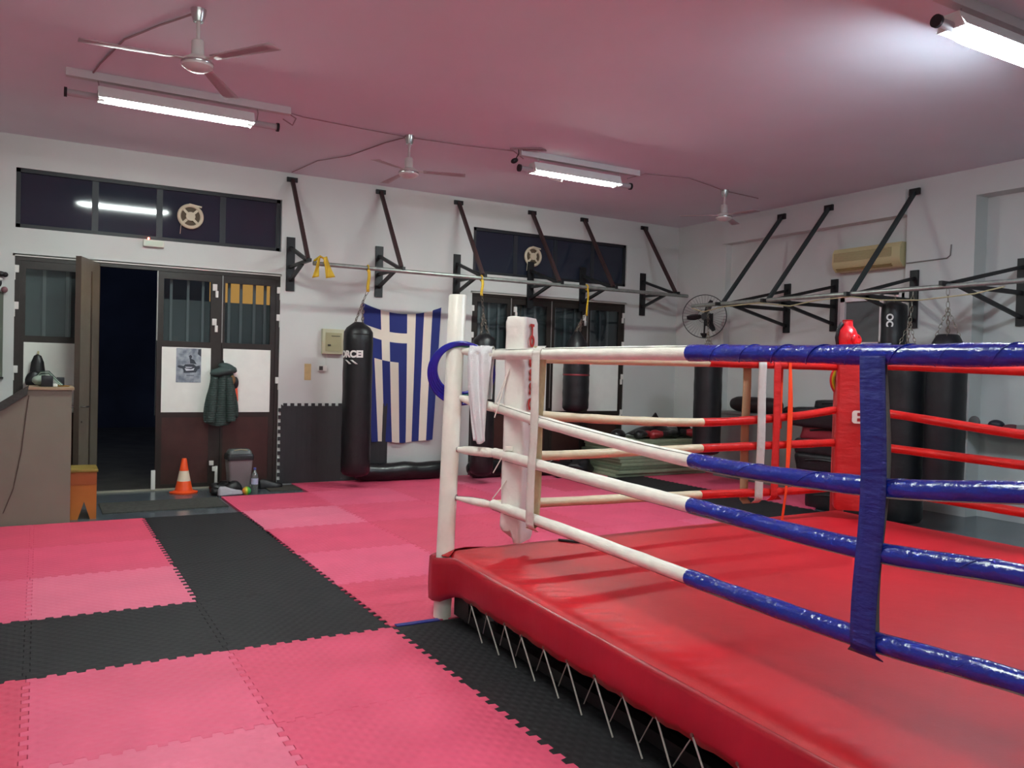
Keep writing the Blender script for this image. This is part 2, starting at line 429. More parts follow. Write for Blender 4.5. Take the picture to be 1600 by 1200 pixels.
for ri in range(6):
    for ci in range(8):
        if (ri == 5 and ci == 0) or (ri == 0 and ci >= 4) or (ri == 1 and ci >= 6): continue
        xa, xb, ya, yb = xsR[ci], xsR[ci+1], ysR[ri], ysR[ri+1]
        st = (1 if ri == 0 else 0, 1 if ci == 7 else 0, 1 if (ri == 5 or (ri == 4 and ci == 0)) else 0, 1 if (ci == 1 and ri == 5) or (ci == 0 and ri == 4) else 0)
        if (ci == 5 and ri < 5) or (ri == 1 and ci > 5):
            lab = 'black foam mat, %s, %s' % (cR[ci], rR[ri]); mt = BLACKF; g = 'black floor mats'
        else:
            lab = 'pink foam mat, %s, %s' % (cR[ci], rR[ri]); mt = PINKS[pkR.get((ci, ri), random.choice([0, 1, 3, 0]))]; g = 'pink floor mats'
        tile(xa, xb, ya, yb, mt, lab, g, st)
tag(MB().span((1.93, 4.69, .0), (2.22, 4.735, .006)).build('mat_edge_strip', mat('blue_edging', (34, 44, 130), .5), smooth=False), 'thin blue edging strip on the floor running up to the white corner post', 'edging strip')
# wall mats
for i, (xa, xb) in enumerate([(2.78, 3.72), (3.72, 4.30)]):
    m = MB(); n = 20; pts = []
    zt = 1.05
    x = xa; dx = (xb-xa)/n
    top = []
    for k in range(n):
        o = .018 if k % 2 else -.018
        top += [(xa+k*dx, zt+o), (xa+(k+1)*dx, zt+o)]
    poly = [(xa, 0.0), (xb, 0.0)] + top[::-1]
    if i == 0:
        nz = 22; dz = zt/nz; L = []
        for k in range(nz):
            o = .018 if k % 2 else -.018
            L += [(xa+o, k*dz), (xa+o, (k+1)*dz)]
        poly = [(xb, 0.0)] + top[::-1][:-1] + L[::-1]
    m.prism([(p[0], p[1]) for p in poly], 1, YB-.022, YB-.002)
    tag(m.build('foam_wall_mat', WALLFOAM, smooth=False), ['charcoal puzzle mat standing against the wall right of the bin', 'charcoal puzzle mat on the wall, mostly behind the long hanging bag'][i], 'wall mat', 'wall mats')
tag(MB().span((.60, 9.50, ZF+.0005), (1.86, 10.18, ZF+.012)).build('door_mat', mat('doormat_pile', (62, 62, 58), .9, noise=(30, .3), bump=(80, .5)), smooth=False), 'dark flat doormat on the grey floor inside the open doorway', 'doormat')
struct(MB().span((.56, 11.0, ZF), (2.70, 11.05, .0)).build('trim_2', mat('threshold', (160, 156, 140), .5), smooth=False))

# ---------------------------------------------------------------- boxing ring
ZP = .45
PA = (2.272, 4.775); PB = (6.09, 4.82); PC = (5.98, .40); PD = (2.06, .42)
def nearx(y): return 2.245+(y-4.62)*.046
ring = thing('boxing_ring', 'low boxing ring platform covered in red canvas with a laced red skirt', 'boxing ring', (4.1, 2.6, ZF))
# canvas top as a soft cushioned sheet
def canv(u, v):
    y = .40+v*(4.70-.40)
    xl = nearx(y) if y < 4.62 else 2.245+(y-4.62)*.6
    xr = 5.92+(y-.4)*.039
    x = xl+u*(xr-xl); y2 = y + (x-2.29)*.034*v
    e = min(u*(xr-xl), (1-u)*(xr-xl), v*4.3, (1-v)*4.3)
    z = ZP - .030*math.exp(-e/.02) + .006*mnoise.noise(Vector((x*1.1, y*1.1, 0))) 
    z += .004*mnoise.noise(Vector((x*9, y*3, 4)))*math.exp(-((e-.12)/.10)**2)
    en = x-xl
    z += .0045*math.sin(2*PI*(y*9.5+en*5+.6*mnoise.noise(Vector((y*3, 0, 1)))))*math.exp(-((en-.13)/.075)**2)*(math.exp(-((y-3.3)/.75)**2)+.25)
    return (x, y2, z)
def ease(t): return t
m = MB()
NU, NV = 110, 120
def warp(t):  # denser at ends
    return .5-.5*math.cos(PI*t) if False else t
us = [0, .004, .009]+[.014+.086*k/12 for k in range(13)]+[.1+.884*k/60 for k in range(1, 61)]+[.991, .996, 1]
vs_ = [0, .004, .009]+[.014+.972*k/250 for k in range(251)]+[.991, .996, 1]
V = [[m.bm.verts.new(canv(a, b)) for b in vs_] for a in us]
for i in range(len(us)-1):
    for j in range(len(vs_)-1): m.face([V[i][j], V[i+1][j], V[i+1][j+1], V[i][j+1]])
m.build('canvas', CANVAS, ring, ang=80)
# skirt: path with top and bottom heights
path = [(nearx(.40), .40, .425, .245)]
for k in range(1, 60):
    y = .40+(4.50-.40)*k/60; path.append((nearx(y), y, .425, .25-.05*(y-.4)/4.1 + .006*math.sin(y*30)))
path += [(2.236, 4.52, .43, .192), (2.226, 4.60, .42, .16), (2.208, 4.67, .405, .128), (2.197, 4.76, .39, .115), (2.205, 4.84, .385, .112), (2.25, 4.875, .39, .115), (2.33, 4.865, .40, .13), (2.42, 4.80, .42, .16), (2.55, 4.725, .43, .19)]
for k in range(1, 40):
    x = 2.55+(6.07-2.55)*k/39; path.append((x, 4.712+(x-2.29)*.034, .43, .2))
path.append((6.10, 4.84, .43, .2))
for k in range(1, 40): path.append((6.09-.17*k/39, 4.84-4.4*k/39, .43, .2))
path.append((5.92, .40, .43, .2)); path.append((nearx(.4), .40, .425, .245))
m = MB(); rows = []
for i, (x, y, zt, zb) in enumerate(path):
    col = []
    for k in range(7):
        t = k/6; bul = .010*math.sin(t*PI)*(1+.6*mnoise.noise(Vector((x*2, y*2, t))))
        nx = -bul if x < 3 and y < 4.7 else 0
        ny = bul if y > 4.65 else 0
        sag = .004*math.sin(y*9)*t
        col.append(m.bm.verts.new((x+nx+sag, y+ny, zt+(zb-zt)*t)))
    rows.append(col)
for i in range(len(rows)-1):
    for k in range(6): m.face([rows[i][k], rows[i+1][k], rows[i+1][k+1], rows[i][k+1]])
m.build('skirt', SKIRT, ring, solid=.003, ang=80)
# corner flap joining canvas to the wrapped post
m = MB()
C_ = [(2.246, 4.60, .443), (2.30, 4.67, .452), (2.40, 4.72, .447), (2.55, 4.722, .435), (2.42, 4.80, .424), (2.34, 4.84, .41), (2.22, 4.70, .41), (2.226, 4.60, .424)]
m.face([m.bm.verts.new(p) for p in C_]); m.build('corner_flap', CANVAS, ring, solid=.003)
# deck and steel frame
FR = mat('ring_frame_black', (22, 20, 22), .5, noise=(20, .3))
MB().prism([(2.50, .6), (5.85, .6), (5.95, 4.62), (2.52, 4.60)], 2, .30, .415).build('deck', mat('deck_board', (70, 44, 34), .7), ring, smooth=False)
m = MB()
for a, b in (((2.30, .5, .035), (2.37, 4.6, .035)), ((5.8, .5, .05), (5.95, 4.6, .05)), ((2.37, 4.6, .05), (5.95, 4.7, .05)), ((2.3, .5, .05), (5.8, .5, .05)),
             ((2.48, .6, .25), (2.50, 4.55, .25))):
    m.bar(a, b, .06, .06)
for k in range(5): m.bar((2.38+.05, .9+.85*k, .0), (2.38+.05, .9+.85*k, .3), .05, .05, up=(1, 0, 0))
m.build('steel_frame', FR, ring, smooth=False)
MB().span((2.33, 4.52, .02), (2.42, 4.72, .20), ).build('post_bracket', FR, ring, smooth=False)
MB().span((2.42, 4.40, .035), (2.50, 4.58, .05)).build('floor_plate', mat('pale_plate', (170, 170, 160), .5), ring, smooth=False)
# lacing
ey = [4.286, 4.076, 3.851, 3.658, 3.422, 3.196, 2.96, 2.743, 2.519, 2.293, 2.05, 1.80, 1.56, 1.30]
ez = [.195, .198, .205, .20, .212, .220, .230, .230, .240, .24, .24, .242, .244, .246]
CORD = mat('lacing_cord_white', (178, 172, 164), .7)
for i, y in enumerate(ey):
    x = nearx(y)-.004; z = ez[i]+.012
    d = .06 + .005*math.sin(i*2.2)
    m = MB().tube([(x, y, z), (x+.02, y-d*1.9, .012)], .0042, 6)
    m.tube([(x+.006, y, z), (x+.09, y+.20, .03)], .003, 6)
    m.build('lacing_cord', CORD, ring)
    MB().cyl((x-.004, y, z), (x+.002, y, z), .008, n=12).build('eyelet', mat('eyelet_metal', (120, 110, 100), .4, .8), ring)
# posts
def post(p, h, mt, z0=ZF, lean=(0, 0)):
    m = MB(); m.M = Matrix(((1, 0, lean[0], -lean[0]*z0), (0, 1, lean[1], -lean[1]*z0), (0, 0, 1, 0), (0, 0, 0, 1)))
    m.lathe([(.057, 0), (.057, h-.008), (.051, h)], (p[0], p[1], z0), 28); return m.build('corner_post', mt, ring)
post(PA, 2.085, PIPEW, lean=(.020, -.014))
POSTR = mat('red_post_paint', (170, 30, 30), .4)
post(PB, 1.84, POSTR); post(PC, 2.08, ROPEB); post(PD, 2.08, ROPEB)

# ---------------------------------------------------------------- ropes
def rope_pts(zs, fixed, axis, n=60):
    """zs: list of (s, z) ; returns smooth 3-D points; axis 'y': s is y, fixed is function x(s)"""
    zs = sorted(zs); out = []
    for k in range(n+1):
        s_ = zs[0][0]+(zs[-1][0]-zs[0][0])*k/n
        for i in range(len(zs)-1):
            if zs[i][0] <= s_ <= zs[i+1][0]+1e-9: break
        p0 = zs[max(i-1, 0)]; p1 = zs[i]; p2 = zs[i+1]; p3 = zs[min(i+2, len(zs)-1)]
        t = (s_-p1[0])/(p2[0]-p1[0])
        m1 = (p2[1]-p0[1])/(p2[0]-p0[0])*(p2[0]-p1[0]); m2 = (p3[1]-p1[1])/(p3[0]-p1[0])*(p2[0]-p1[0])
        z = (2*t**3-3*t*t+1)*p1[1]+(t**3-2*t*t+t)*m1+(-2*t**3+3*t*t)*p2[1]+(t**3-t*t)*m2
        out.append((fixed(s_), s_, z) if axis == 'y' else (s_, fixed(s_), z))
    return out
def noisyrope(m, pts, r, amp=.0012, n=14, wrap=0, seed=0):
    rad = []
    acc = 0
    for i, p in enumerate(pts):
        if i: acc += (Vector(p)-Vector(pts[i-1])).length
        q = 1+amp/r*2*mnoise.noise(Vector((acc*7, seed*3.1, 0)))
        rad.append(r*q)
    return m.tube(pts, r, n, rad=rad)
def dense(pts, step=.012):
    out = [Vector(pts[0])]
    for a, b in zip(pts, pts[1:]):
        a = Vector(a); b = Vector(b); k = max(1, int((b-a).length/step))
        for i in range(1, k+1): out.append(a+(b-a)*i/k)
    return out
SEAM = mat('rope_seam_dark', (96, 90, 84), .7)
def wrapline(m, pts, r, pitch, h=.0016, side=1):
    """spiral tape edge standing a little proud of the sleeve"""
    P = dense(pts, .006); out = []; acc = 0
    for i in range(1, len(P)-1):
        acc += (P[i]-P[i-1]).length; t = (P[i+1]-P[i-1]).normalized()
        a = t.cross(Vector((0, 0, 1))).normalized(); b = a.cross(t); th = side*acc/pitch*2*PI
        out.append(P[i]+a*(r*math.cos(th))+b*(r*math.sin(th)))
    m.tube(out, h, 5); return m
JA = (2.496, 4.534); nx_ = lambda y: 2.496+(y-4.534)*.0227
JY = .70
heights = [
  ('top', [(4.534, 1.690), (3.96, 1.692), (2.69, 1.690), (1.81, 1.680), (1.30, 1.679), (JY, 1.69)], [(2.496, 1.69), (2.84, 1.675), (4.3, 1.685), (5.80, 1.69)], [(4.55, 1.70), (4.1, 1.701), (3.09, 1.677), (2.0, 1.67), (.7, 1.69)]),
  ('second', [(4.534, 1.359), (3.9, 1.300), (2.67, 1.226), (1.79, 1.237), (1.29, 1.288), (JY, 1.36)], [(2.496, 1.35), (2.90, 1.300), (4.23, 1.246), (5.2, 1.285), (5.80, 1.345)], [(4.55, 1.35), (4.12, 1.326), (3.08, 1.246), (2.0, 1.22), (.7, 1.34)]),
  ('third', [(4.534, 1.071), (3.6, 1.048), (2.68, 1.031), (1.78, 1.022), (1.28, 1.055), (JY, 1.07)], [(2.496, 1.065), (2.86, 1.042), (4.22, 1.055), (5.80, 1.065)], [(4.55, 1.065), (4.1, 1.056), (3.07, 1.040), (2.0, 1.03), (.7, 1.06)]),
  ('lowest', [(4.534, .745), (3.6, .735), (2.67, .720), (1.80, .722), (1.27, .753), (JY, .76)], [(2.496, .742), (2.87, .735), (4.24, .712), (5.3, .69), (5.80, .70)], [(4.55, .72), (3.55, .721), (3.06, .719), (2.0, .70), (.7, .73)])]
RR = .031
for k, (nm, za, zb, zc) in enumerate(heights):
    # near side: white then blue
    P = rope_pts(za, nx_, 'y', 110); P = P[::-1]
    cut = 2.68 if k else 2.70
    Pw = [p for p in P if p[1] >= cut]; Pb = [Pw[-1]]+[p for p in P if p[1] < cut]
    rp = thing('ring_rope', '%s rope on the near side of the ring, white sleeve then blue tape' % nm, 'ring rope', (2.45, 2.6, P[len(P)//2][2]), 'near side ring ropes')
    r = RR+(.001 if k else .003)
    noisyrope(MB(), Pw, r, .0012, seed=k).build('white_sleeve', ROPEW, rp)
    m = MB(); noisyrope(m, dense(Pb, .02), r+.0015, .0022, seed=k+5).build('blue_tape', ROPEB, rp)
    m = MB()
    if k == 0: wrapline(m, Pb, r+.0015, .17, .0022)
    else: wrapline(m, Pb, r+.0010, .31, .0014)
    m.build('tape_edge', ROPEB, rp)
    off = Vector((-.62, 0, .78))*r if k < 2 else Vector((-.2, 0, -.98))*r
    MB().tube([Vector(p)+off for p in Pw], .0022, 5).build('sleeve_seam', SEAM, rp)
    if k: MB().tube([Vector(p)+Vector((-.45, 0, -.89))*(r+.002) for p in Pb], .0030, 5).build('sleeve_seam', mat('bare_rope', (150, 146, 136), .7), rp)
    # back side: cream then red
    P = rope_pts(zb, lambda x: 4.534+(x-2.496)*.005, 'x', 80)
    cut = 4.30-.06*(k > 0)
    Pw = [p for p in P if p[0] <= cut]; Pb = [Pw[-1]]+[p for p in P if p[0] > cut]
    rp = thing('ring_rope', '%s rope on the back side of the ring, cream sleeve then red tape' % nm, 'ring rope', (4.1, 4.54, P[40][2]), 'back side ring ropes')
    noisyrope(MB(), Pw, .031, .0015, seed=k+9).build('cream_sleeve', ROPEC, rp)
    noisyrope(MB(), dense(Pb, .03), .032, .0015, seed=k+13).build('red_tape', ROPER, rp)
    if k in (1, 3): MB().tube([Vector(p)+Vector((0, -.62, -.78))*.031 for p in Pw[::2]], .003, 5).build('sleeve_seam', mat('rope_seam_rose', (190, 130, 110), .7), rp)
    # far side: red
    P = rope_pts(zc, lambda y: 5.82+(y-4.5)*.02, 'y', 70)
    rp = tag(noisyrope(MB(), dense(P, .04), .033, .0012, seed=k+17).build('ring_rope', ROPER), '%s rope on the far right side of the ring, all red' % nm, 'ring rope', 'far side ring ropes')
# turnbuckle covers from post to the rope corner
for k, nm in enumerate(['top', 'second', 'third', 'lowest']):
    z1 = [1.69, 1.355, 1.07, .742][k]; z0 = [1.715, 1.415, 1.08, .77][k]
    a = Vector((PA[0]+.045, PA[1]-.045, z0)); b = Vector((JA[0]-.006, JA[1]+.006, z1))
    c = thing('turnbuckle_cover', '%s white sleeve tying the ropes to the white corner post' % nm, 'turnbuckle cover', a.lerp(b, .5), 'white turnbuckle covers')
    pts = [a.lerp(b, t/8) for t in range(9)]
    rr = [.014, .024, .030, .033, .034, .034, .034, .034, .030] if k == 0 else [.016, .020, .026, .029, .03, .03, .031, .031, .028]
    if k == 3: rr = [.010, .014, .018, .022, .025, .026, .027, .024, .018]
    MB().tube(pts, .03, 14, rad=rr).build('sleeve', ROPEW, c)
    MB().tube([p+Vector((-.1, -.1, .9)).normalized()*(q*.98) for p, q in zip(pts, rr)], .0025, 5).build('sleeve_seam', SEAM, c)
    MB().tube([a+Vector((.01, -.01, 0))+Vector((.018*math.cos(t), .018*math.cos(t), .018*math.sin(t))) for t in [2*PI*i/14 for i in range(14)]], .004, 6, closed=True).build('eye_ring', CHROME, c)
    # red corner
    b2 = Vector((5.875, 4.605, z1)); a2 = Vector((PB[0]-.04, PB[1]-.04, z1+.01))
    tag(MB().tube([a2.lerp(b2, t/5) for t in range(6)], .026, 12).build('turnbuckle_cover', ROPER), '%s red sleeve behind the red corner pad' % nm, 'turnbuckle cover', 'red turnbuckle covers')

# ---------------------------------------------------------------- corner pads
def pad(c, w_, d, z0, z1, ang, drop, nz=.006, seed=0, bot=0):
    """soft box; local x = width, local y = outward"""
    m = MB(); nh = 44
    R = Matrix.Rotation(ang, 3, 'Z')
    sec = []
    rc = .022
    for cx, cy, a0 in ((w_/2-rc, d/2-rc, 0), (-w_/2+rc, d/2-rc, 90), (-w_/2+rc, -d/2+rc, 180), (w_/2-rc, -d/2+rc, 270)):
        for t in (0, 22.5, 45, 67.5, 90): sec.append((cx+rc*math.cos(math.radians(a0+t)), cy+rc*math.sin(math.radians(a0+t))))
    s2 = []
    for i in range(len(sec)):
        a = sec[i]; b = sec[(i+1) % len(sec)]; s2.append(a)
        L = math.hypot(b[0]-a[0], b[1]-a[1])
        if L > .03:
            k = int(L/.02)
            for q in range(1, k): s2.append((a[0]+(b[0]-a[0])*q/k, a[1]+(b[1]-a[1])*q/k))
    rings = []
    for j in range(nh+1):
        t = j/nh; ins = 1
        e = min(t, 1-t)*(z1-z0)
        if e < .02: ins = 1-.10*(1-e/.02)**2
        rr = []
        for x, y in s2:
            xx, yy = x*ins, y*ins
            zz = z0+(z1-z0)*t
            zz += drop(x, y)*(1-t)**3
            nrm = Vector((x/w_, y/d, 0)).normalized()
            dd = nz*mnoise.noise(Vector((x*6+seed, y*6, zz*5)))+nz*.5*mnoise.noise(Vector((x*18, y*18+seed, zz*14)))
            sh = bot*(1-t)
            p = R @ Vector((xx+nrm.x*dd+sh, yy+nrm.y*dd, 0)); rr.append(m.bm.verts.new((c[0]+p.x, c[1]+p.y, zz)))
        rings.append(rr)
    for a, b in zip(rings, rings[1:]): m.bridge(a, b)
    m.face(rings[0][::-1]); m.face(rings[-1]); return m
# local frame: x along (1,1) direction (across corner), y along (-1,1)/outwards
pw = thing('corner_pad', 'tall white padded corner cushion with red lettering, beside the white post', 'corner pad', (2.62, 4.41, .57))
cA = (2.601, 4.419)
pad(cA, .225, .14, .585, 1.92, math.radians(38), lambda x, y: .0+(-.05 if y < 0 else .02), .007, 1).build('cushion', PADW, pw, ang=60)
REDL = mat('red_lettering', (190, 44, 34), .5)
# inner face normal is (1,-1)/sqrt2 ; letters upright on it, stacked
aI = math.radians(-52); nI = Vector((math.cos(aI), math.sin(aI), 0)); tI = Vector((-math.sin(aI), math.cos(aI), 0))
Mrot = Matrix(((tI.x, 0, nI.x), (tI.y, 0, nI.y), (0, 1, 0))).to_4x4()
for ch, z in (('T', 1.812), ('O', 1.742), ('U', 1.622), ('S', 1.535), ('S', 1.450), ('O', 1.355), ('.', 1.264)):
    p = Vector((cA[0], cA[1], z))+nI*(.145/2+.006)+tI*(-.02)
    text_mesh(ch, .095, Matrix.Translation(p) @ Mrot, REDL, 'letter', pw, .002, bold=.004)
MB().tube([Vector((cA[0], cA[1], 1.915))+Vector((-.055*math.cos(t)-.03, .03, .012*math.sin(t))) for t in [PI*i/8 for i in range(9)]], .005, 6).build('tie_loop', ROPEW, pw)
fS = Vector((-1, -1, 0)).normalized()
for z, dz in ((1.60, -.22), (1.60, -.30), (1.12, -.16), (.92, -.12)):
    p = Vector((cA[0], cA[1], z))+fS*(.118)+Vector((-.03, .03, 0))
    MB().tube([p, p+Vector((-.035, .035, dz*.6)), p+Vector((-.06, .06, dz))], .0035, 6).build('tie_cord', ROPEW, pw)
MB().box(Vector((cA[0], cA[1], 1.115))+fS*.122+Vector((-.02, .02, 0)), (.05, .006, .028), rz=-PI/4, bev=.002).build('tie_tab', ROPEW, pw)

pr = thing('corner_pad', 'tall red padded corner cushion with a white badge, in the far corner of the ring', 'corner pad', (5.80, 4.43, .5))
cB = (5.824, 4.434)
pad(cB, .34, .14, .52, 1.845, math.radians(-45), lambda x, y: 0, .008, 5).build('cushion', PADR, pr, ang=60)
# flat red cap plate
MB().box((5.824, 4.434, 1.858), (.38, .20, .025), rz=-PI/4, bev=.01).build('top_cap', mat('red_cap_vinyl', (226, 52, 42), .3), pr)
nB = Vector((-1, -1, 0)).normalized(); tB = Vector((1, -1, 0)).normalized()
MrB = Matrix(((tB.x, 0, nB.x), (tB.y, 0, nB.y), (0, 1, 0))).to_4x4()
m = MB(); m.M = Matrix.Translation(Vector((cB[0], cB[1], 1.285))+nB*.0775+tB*(.022)) @ MrB
def rrect(w_, h, r, n=6):
    o = []
    for cx, cy, a0 in ((w_/2-r, h/2-r, 0), (-w_/2+r, h/2-r, 90), (-w_/2+r, -h/2+r, 180), (w_/2-r, -h/2+r, 270)):
        for k in range(n+1):
            a = math.radians(a0+90*k/n); o.append((cx+r*math.cos(a), cy+r*math.sin(a)))
    return o
m.prism(rrect(.15, .105, .025), 2, 0, .004)
bd = m.build('badge', mat('badge_white', (232, 226, 214), .5), pr, smooth=False)
m = MB(); m.M = Matrix.Translation(Vector((cB[0], cB[1], 1.285))+nB*.0775+tB*(.022)) @ MrB
for yy in (-.022, .022): m.prism([(p[0]-.022, p[1]+yy) for p in rrect(.028, .026, .004, 2)], 2, .004, .0055)
m.build('badge_mark', mat('badge_mark_red', (150, 30, 34), .5), bd, smooth=False)

# ---------------------------------------------------------------- rope spacer straps
def strap(name, label, cat, c, axis, z0, z1, wd, mfront, mback, gap=.040, lean=0, wav=.0, group='rope spacer straps', backshift=0, seed=0):
    """loop strap around the ropes. axis 'y': ropes run along y, faces +-x"""
    t = thing(name, label, cat, (c[0], c[1], z0), group)
    for side, mt, nm in ((-1, mfront, 'outer_web'), (1, mback, 'inner_web')):
        m = MB(); n = 40
        def fn(u, v, side=side):
            z = z1+(z0-z1)*u
            s_ = (v-.5)*wd + lean*(1-u)*0 + lean*u + wav*math.sin(u*7+seed) + (backshift if side > 0 else 0)
            d = side*(gap+.004*math.sin(u*9+seed))
            e = min(u, 1-u)
            if e < .04: d *= math.sqrt(max(0, 1-(1-e/.04)**2))*.999+.001
            return (c[0]+d, c[1]+s_, z) if axis == 'y' else (c[0]+s_, c[1]+d, z)
        m.grid(fn, n, 4); m.build(nm, mt, t, solid=.003, ang=80)
    return t
strap('rope_strap', 'grey-white webbing strap with a cream lining round the near ropes, beside the lettered pad', 'rope strap', (nx_(3.985), 3.985, 0), 'y', .675, 1.735, .085, STRAPW, STRAPC, lean=.03, seed=1, gap=.036, backshift=.055)
strap('rope_strap', 'broad blue strap with a grey lining round the blue ropes', 'rope strap', (nx_(1.768), 1.768, 0), 'y', .665, 1.717, .096, STRAPB, STRAPG, gap=.037, wav=-.012, lean=-.004, backshift=.042, seed=5)
strap('rope_strap', 'white strap with a tan lining round the back ropes, right next to a red strap', 'rope strap', (4.80, 4.545, 0), 'x', .62, 1.735, .085, STRAPW, mat('tan_strap', (176, 146, 110), .8), backshift=-.085, seed=3)
strap('rope_strap', 'red strap round the back ropes, between the white strap and the orange band', 'rope strap', (4.965, 4.547, 0), 'x', .63, 1.735, .075, STRAPR, STRAPR, backshift=.09, seed=4)
# orange resistance band hanging on the top back rope
def oband(u, v):
    z = 1.735-1.30*u; w_ = .018+.020*math.sin(min(1, u*1.3)*PI)
    return (5.10+.01*math.sin(u*5)+(v-.5)*w_*1.5-.03*max(0, u-.8)*5, 4.548-.037-.01*math.sin(u*3), z)
t = thing('resistance_band', 'orange elastic band hanging over the top red rope, beside the red strap', 'elastic band', (5.10, 4.5, .45))
m = MB().grid(oband, 40, 3); m.build('front_run', ORANGEB, t, solid=.002, ang=80)
m = MB().grid(lambda u, v: (5.10+(v-.5)*.02, 4.548+.037, 1.735-.55*u), 20, 2); m.build('rear_run', ORANGEB, t, solid=.002)

# ---------------------------------------------------------------- towel on the turnbuckle cover
dT = Vector((1, -1, 0)).normalized(); nT = Vector((-1, -1, 0)).normalized()
cT = Vector((2.425, 4.605, 1.705))
def towel(u, v):
    # u 0..1 along the drape: back hem -> over rope -> front hem
    Lb, Lf = .30, .57; s_ = u*(Lb+Lf+.11)
    if s_ < Lb: off = .036+.006*math.sin(s_*30); z = -(Lb-s_); side = -1; w_ = .15-.03*(Lb-s_)/Lb; sh = 0
    elif s_ < Lb+.11:
        a = (s_-Lb)/.11*PI; side = None; off = -.036*math.cos(a)*-1; z = .036*math.sin(a); w_ = .15; sh = 0
        off = .036*math.cos(a); side = -1 if off > 0 else 1; off = abs(off)
    else:
        q = (s_-Lb-.11)/Lf; side = 1; z = -q*Lf; off = .036+.012*math.sin(q*3); w_ = .15-.075*q**1.4; sh = -.012*math.sin(q*PI)*1.0+.01*q
    fold = .019*math.sin(v*PI*3.6+z*7+.6)*(0 if abs(z) < .03 and z > 0 else 1)
    x = (v-.5)*w_+sh
    edge = 0
    if u > .97: edge = .0
    p = cT+dT*x+nT*(side*off+fold*side*.8)+Vector((0, 0, z+(.02*math.cos(v*PI*2)*max(0, u-.9)*5)))
    return p
tag(MB().grid(towel, 70, 22).build('towel', mat('white_terry', (238, 238, 240), .95, bump=(160, .5), noise=(10, .03)), solid=.008, ang=80), 'white towel draped over the top turnbuckle cover by the white post', 'towel')

# ---------------------------------------------------------------- hula hoops
def hoop(c, r, tilt, az, rt, mt, label, group, wob=0):
    M = Matrix.Translation(c) @ Matrix.Rotation(az, 4, 'Z') @ Matrix.Rotation(tilt, 4, 'X')
    pts = [M @ Vector((r*math.cos(t), r*math.sin(t), wob*math.sin(2*t))) for t in [2*PI*i/72 for i in range(72)]]
    return tag(MB().tube(pts, rt, 12, closed=True).build('hula_hoop', mt), label, 'hula hoop', group)
HB = mat('hoop_blue', (24, 30, 150), .22, coat=.3)
az = math.radians(-28)
names = ['outermost', 'second from outside', 'middle', 'fourth from outside', 'innermost']
for i in range(5):
    hoop((2.345+.002*i, 4.73, 1.562+.0075*i), .208-.0095*i, math.radians(-(71-1.0*i)), az+.03*i, .0105, HB, '%s glossy blue hula hoop hanging round the white post' % names[i], 'blue hoops on the white post', .006)
hoop((2.347, 4.735, 1.579), .171, math.radians(-69), az, .008, mat('hoop_green', (20, 120, 90), .3), 'thin green hula hoop just visible inside the blue ones', 'blue hoops on the white post')
for i, (r, mt, lb) in enumerate([(.178, mat('hoop_red', (214, 50, 50), .3), 'red hula hoop hanging behind the red corner pad'), (.164, mat('hoop_yellow', (214, 180, 30), .3), 'yellow hula hoop inside the red one behind the red pad'), (.152, mat('hoop_lime', (150, 150, 40), .3), 'olive hula hoop, innermost behind the red pad')]):
    hoop((6.12, 4.72, 1.58), r, math.radians(-80), math.radians(-52), .010, mt, lb, 'hoops on the red corner')
# headguard on the red pad
hg = thing('headguard', 'red boxing headguard with black straps lying on top of the red corner pad', 'headguard', (5.79, 4.52, 1.87))
RG = mat('red_gloss_leather', (214, 30, 38), .3, bump=(8, .3), coat=.3)
cH = Vector((5.78, 4.53, 1.955))
m = MB().lathe([(.105, -.085), (.125, -.04), (.120, .02), (.092, .06), (.062, .085), (.055, .13), (.062, .14), (.05, .142), (.044, .10), (.06, .05), (.085, 0), (.09, -.08)], cH, 28, cap=False, fn=lambda t, z: 1+.10*math.sin(3*t+1)*math.exp(-((z+.0)/.06)**2))
m.build('shell', RG, hg)
MB().ell(cH+Vector((-.02, -.115, -.03)), (.05, .035, .045)).build('cheek_guard', RG, hg)
MB().ell(cH+Vector((.06, -.10, -.04)), (.05, .04, .04)).build('cheek_guard', RG, hg)
MB().tube([cH+Vector((.045*math.cos(t)+.015, -.125-.004, -.03+.03*math.sin(t))) for t in [2*PI*i/16 for i in range(16)]], .012, 8, closed=True).build('ear_ring', RG, hg)
MB().tube([cH+Vector(p) for p in ((-.10, .05, -.08), (-.135, .04, -.02), (-.12, .03, .06), (-.07, .02, .105))], .022, 8).build('rear_strap', LEATHER, hg)
for _o in hg.children: _o.scale = (.70, .70, .92)
tag(MB().tube([(3.05, 4.62, ZP+.010), (3.14, 4.50, ZP+.010)], .009, 8).build('dropped_tape_roll', LEATHER), 'small black bar lying at the back edge of the red canvas', 'black bar')

